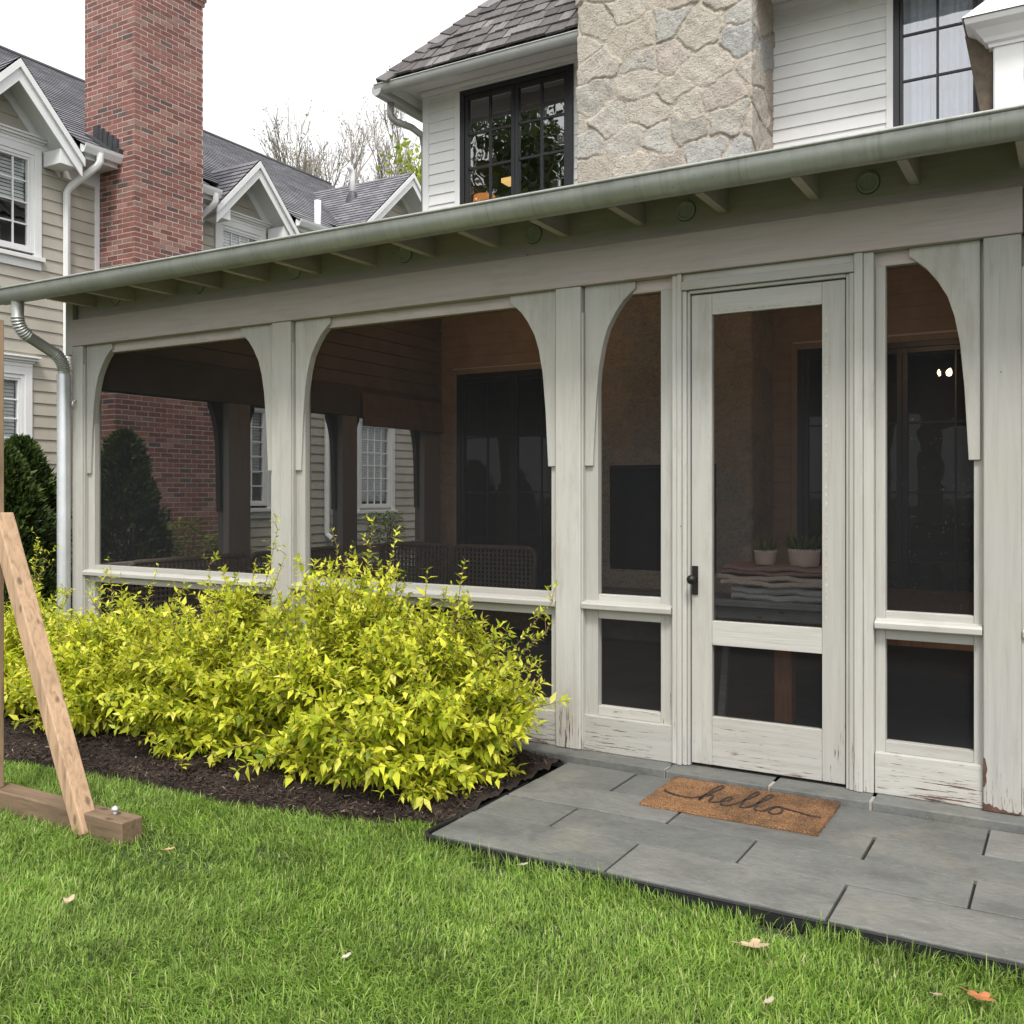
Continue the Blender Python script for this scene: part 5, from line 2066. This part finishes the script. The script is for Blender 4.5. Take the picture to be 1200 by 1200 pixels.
def blanket(x0, x1, y0, y1, z0, z1, mat, label, layers, seed):
    rg = random.Random(seed)
    m = MB()
    h = (z1 - z0) / layers
    for k in range(layers):
        n = 14
        jx0, jx1, jy = rg.uniform(-.015, .015), rg.uniform(-.02, .02), rg.uniform(-.015, .012)
        zt = lambda i: .006 * math.sin(i * .9 + k * 2) + .004 * math.sin(i * 2.1)
        for i in range(n):
            xa, xb = x0 + jx0 + (x1 - x0 + jx1) * i / n, x0 + jx0 + (x1 - x0 + jx1) * (i + 1) / n
            pr_ = [(y0 + jy + .010, z0 + k * h), (y0 + jy, z0 + k * h + h * .3), (y0 + jy, z0 + k * h + h * .7), (y0 + jy + .010, z0 + (k + 1) * h), (y1, z0 + (k + 1) * h), (y1, z0 + k * h)]
            for q in range(len(pr_)):
                r_ = (q + 1) % len(pr_)
                m.face([(xa, pr_[q][0], pr_[q][1] + zt(i)), (xb, pr_[q][0], pr_[q][1] + zt(i + 1)), (xb, pr_[r_][0], pr_[r_][1] + zt(i + 1)), (xa, pr_[r_][0], pr_[r_][1] + zt(i))])
            if i in (0, n - 1):
                xe = xa if i == 0 else xb
                e_ = i if i == 0 else n
                m.face([(xe, a_, b_ + zt(e_)) for a_, b_ in pr_])
    o = m.build('folded_blanket', mat, None, ((x0 + x1) / 2, (y0 + y1) / 2, z0), smooth=True, auto=50)
    tag(o, label, 'blanket', 'blankets folded on the bench')


def m_weave(name, c1, c2, sc):
    t = NT(name)
    ck = t.node('TexWave', {'Vector': t.pos((1, 1, 1)), 'Scale': sc, 'Distortion': 2.0, 'Detail': 1.0}, bands_direction='DIAGONAL')
    c = t.mix(ck.outputs['Fac'], c1, c2)
    t.bump(ck.outputs['Fac'], .4, .004)
    return t.set(Base_Color=c, Roughness=.95)


blanket(-1.76, -1.02, 5.60, 5.95, .886, .965, m_weave('speckled_knit', (.62, .62, .60), (.16, .17, .18), 55), 'speckled grey knitted blanket at the bottom of the stack', 2, 1)
blanket(-1.84, -1.02, 5.585, 5.95, .972, 1.03, m_weave('cream_knit', (.55, .47, .40), (.40, .32, .26), 40), 'cream blanket draped in the middle of the stack', 2, 2)
blanket(-1.82, -1.0, 5.60, 5.95, 1.036, 1.085, m_weave('rose_weave', (.36, .22, .19), (.26, .15, .13), 45), 'dusty rose blanket topmost on the stack', 2, 3)
for (x_, y_, rr, hh, lab, nleaf, sd_, lm) in ((-1.62, 5.80, .065, .085, 'small pale pot with thin spiky plant', 26, 1, .10), (-1.385, 5.78, .090, .10, 'wide pale pot with bushy dark plant', 110, 2, .13)):
    z0 = 1.088
    pp = thing('potted_plant', (x_, y_, z0), lab, 'potted plant', 'pots on the blankets')
    m = MB()
    m.lathe(x_, y_, [(rr * .86, z0), (rr * .95, z0 + .02), (rr, z0 + hh * .7), (rr * .98, z0 + hh), (rr * .88, z0 + hh), (rr * .85, z0 + hh - .02)], 24)
    pot = m.build('pot', m_plain('blush_ceramic', (.62, .47, .40), .6, .08), pp, smooth=True, auto=50)
    m = MB()
    for q in range(26):
        w_ = 2 * math.pi * q / 26
        m.tube([(x_ + rr * 1.0 * math.cos(w_), y_ + rr * 1.0 * math.sin(w_), z0 + hh * .84), (x_ + rr * .99 * math.cos(w_), y_ + rr * .99 * math.sin(w_), z0 + hh)], .0032, 4)
    m.build('rim_beads', m_plain('rim_glaze', (.75, .68, .60), .6, .08), pot)
    rg = np.random.default_rng(sd_)
    an = rg.uniform(0, 6.28, nleaf)
    dd = np.stack([np.cos(an) * .7, np.sin(an) * .7, rg.uniform(.3, 1.6, nleaf)], 1)
    dd /= np.linalg.norm(dd, axis=1, keepdims=True)
    c = np.stack([x_ + rr * .5 * np.cos(an), y_ + rr * .5 * np.sin(an), np.full(nleaf, z0 + hh - .02)], 1)
    v, f = leaf_soup(c, dd, np.tile([0, 0, 1.], (nleaf, 1)) + rg.normal(0, .3, (nleaf, 3)), rg.uniform(.6, 1.2, nleaf) * lm, rg.uniform(.006, .012, nleaf))
    soup('leaves', v, f, LOWLEAF, pp)

# oiled wooden dining table running away from the front
dt = thing('dining_table', (-.8, 6.5, .086), 'orange brown wooden dining table behind the grey bench', 'table')
m = MB()
m.box(-1.72, -.15, 6.0, 8.0, .73, .775)
m.build('top', m_wood('table_top_wood', (0.10, 0.060, 0.038), 'Y', .6), dt, bevel=.005)
m = MB()
m.box(-1.66, -.2, 6.04, 6.065, .62, .73)
m.build('apron', TABLEWOOD, dt, bevel=.004)
for x_, y_ in ((-1.58, 6.08), (-.28, 6.08), (-1.58, 7.9), (-.28, 7.9)):
    m = MB()
    m.box(x_ - .055, x_ + .055, y_ - .04, y_ + .06, .086, .73)
    m.build('leg', TABLEWOOD, dt, bevel=.008)

# lit two-bulb lamp hanging from the porch ceiling
BULB = m_emit('warm_bulb', (1.0, .62, .34, 1), 145)
for lx, ly, lz, lab in ((-1.31, 7.5, 2.86, 'small two bulb lamp lit under the porch ceiling, mirrored in the doors at right'), (-5.05, 7.9, 3.36, 'small two bulb lamp lit high over the wicker seats')):
    lp = thing('hanging_lamp', (lx, ly, lz), lab, 'lamp', 'lamps under the porch ceiling')
    m = MB()
    m.tube([(lx, ly, lz + .09), (lx, ly, zroof(ly) - .05)], .010, 8)
    m.tube([(lx - .07, ly, lz + .09), (lx + .07, ly, lz + .09)], .010, 8)
    m.build('stem', IRON, lp)
    for dx in (-.055, .055):
        m = MB()
        m.lathe(lx + dx, ly, [(.010, lz + .085), (.022, lz + .06), (.028, lz + .03), (.020, lz + .005), (.004, lz - .005)], 12)
        m.build('bulb', BULB, lp, smooth=True)

# upper room: glowing lamps stand in for an orange-lit wall and a reflection
tl = thing('standin_table_lamp', (-6.42, 10.3, 4.62), 'orange glowing lamp standing in for a lit wall inside the black upper window', 'lamp')
m = MB()
m.lathe(-6.42, 10.3, [(.07, 4.62), (.07, 4.64), (.02, 4.66), (.02, 4.98)], 16)
m.build('base', IRON, tl, smooth=True)
m = MB()
m.lathe(-6.42, 10.3, [(.16, 4.95), (.135, 5.24)], 24)
m.build('glow_shade', m_emit('orange_glow_shade', (.70, .25, .06, 1), .55), tl, smooth=True, auto=40)  # glow added in place of the orange-lit side wall
st_ = thing('side_table', (-6.42, 10.3, 4.2), 'small dark table carrying the orange stand-in lamp upstairs', 'table')
m = MB()
m.box(-6.58, -6.26, 10.12, 10.48, 4.59, 4.62)
m.build('top', TABLEWOOD, st_)
for x_ in (-6.55, -6.30):
    for y_ in (10.15, 10.44):
        m = MB()
        m.box(x_, x_ + .03, y_, y_ + .03, 4.2, 4.59)
        m.build('leg', TABLEWOOD, st_)
cl_ = thing('standin_ceiling_lamp', (-6.0, 10.9, 5.75), 'small square yellow glow standing in for a ceiling light reflection in the black upper window', 'lamp')
m = MB()
m.box(-6.33, -6.17, 10.55, 10.75, 5.46, 5.52)
m.build('glow_shade', m_emit('yellow_glow_shade', (1.0, .62, .20, 1), .75), cl_, bevel=.01)  # glowing box added in place of a ceiling light's reflection
m = MB()
m.tube([(-6.25, 10.65, 5.52), (-6.25, 10.65, 6.9)], .006, 6)
m.build('cord', IRON, cl_)
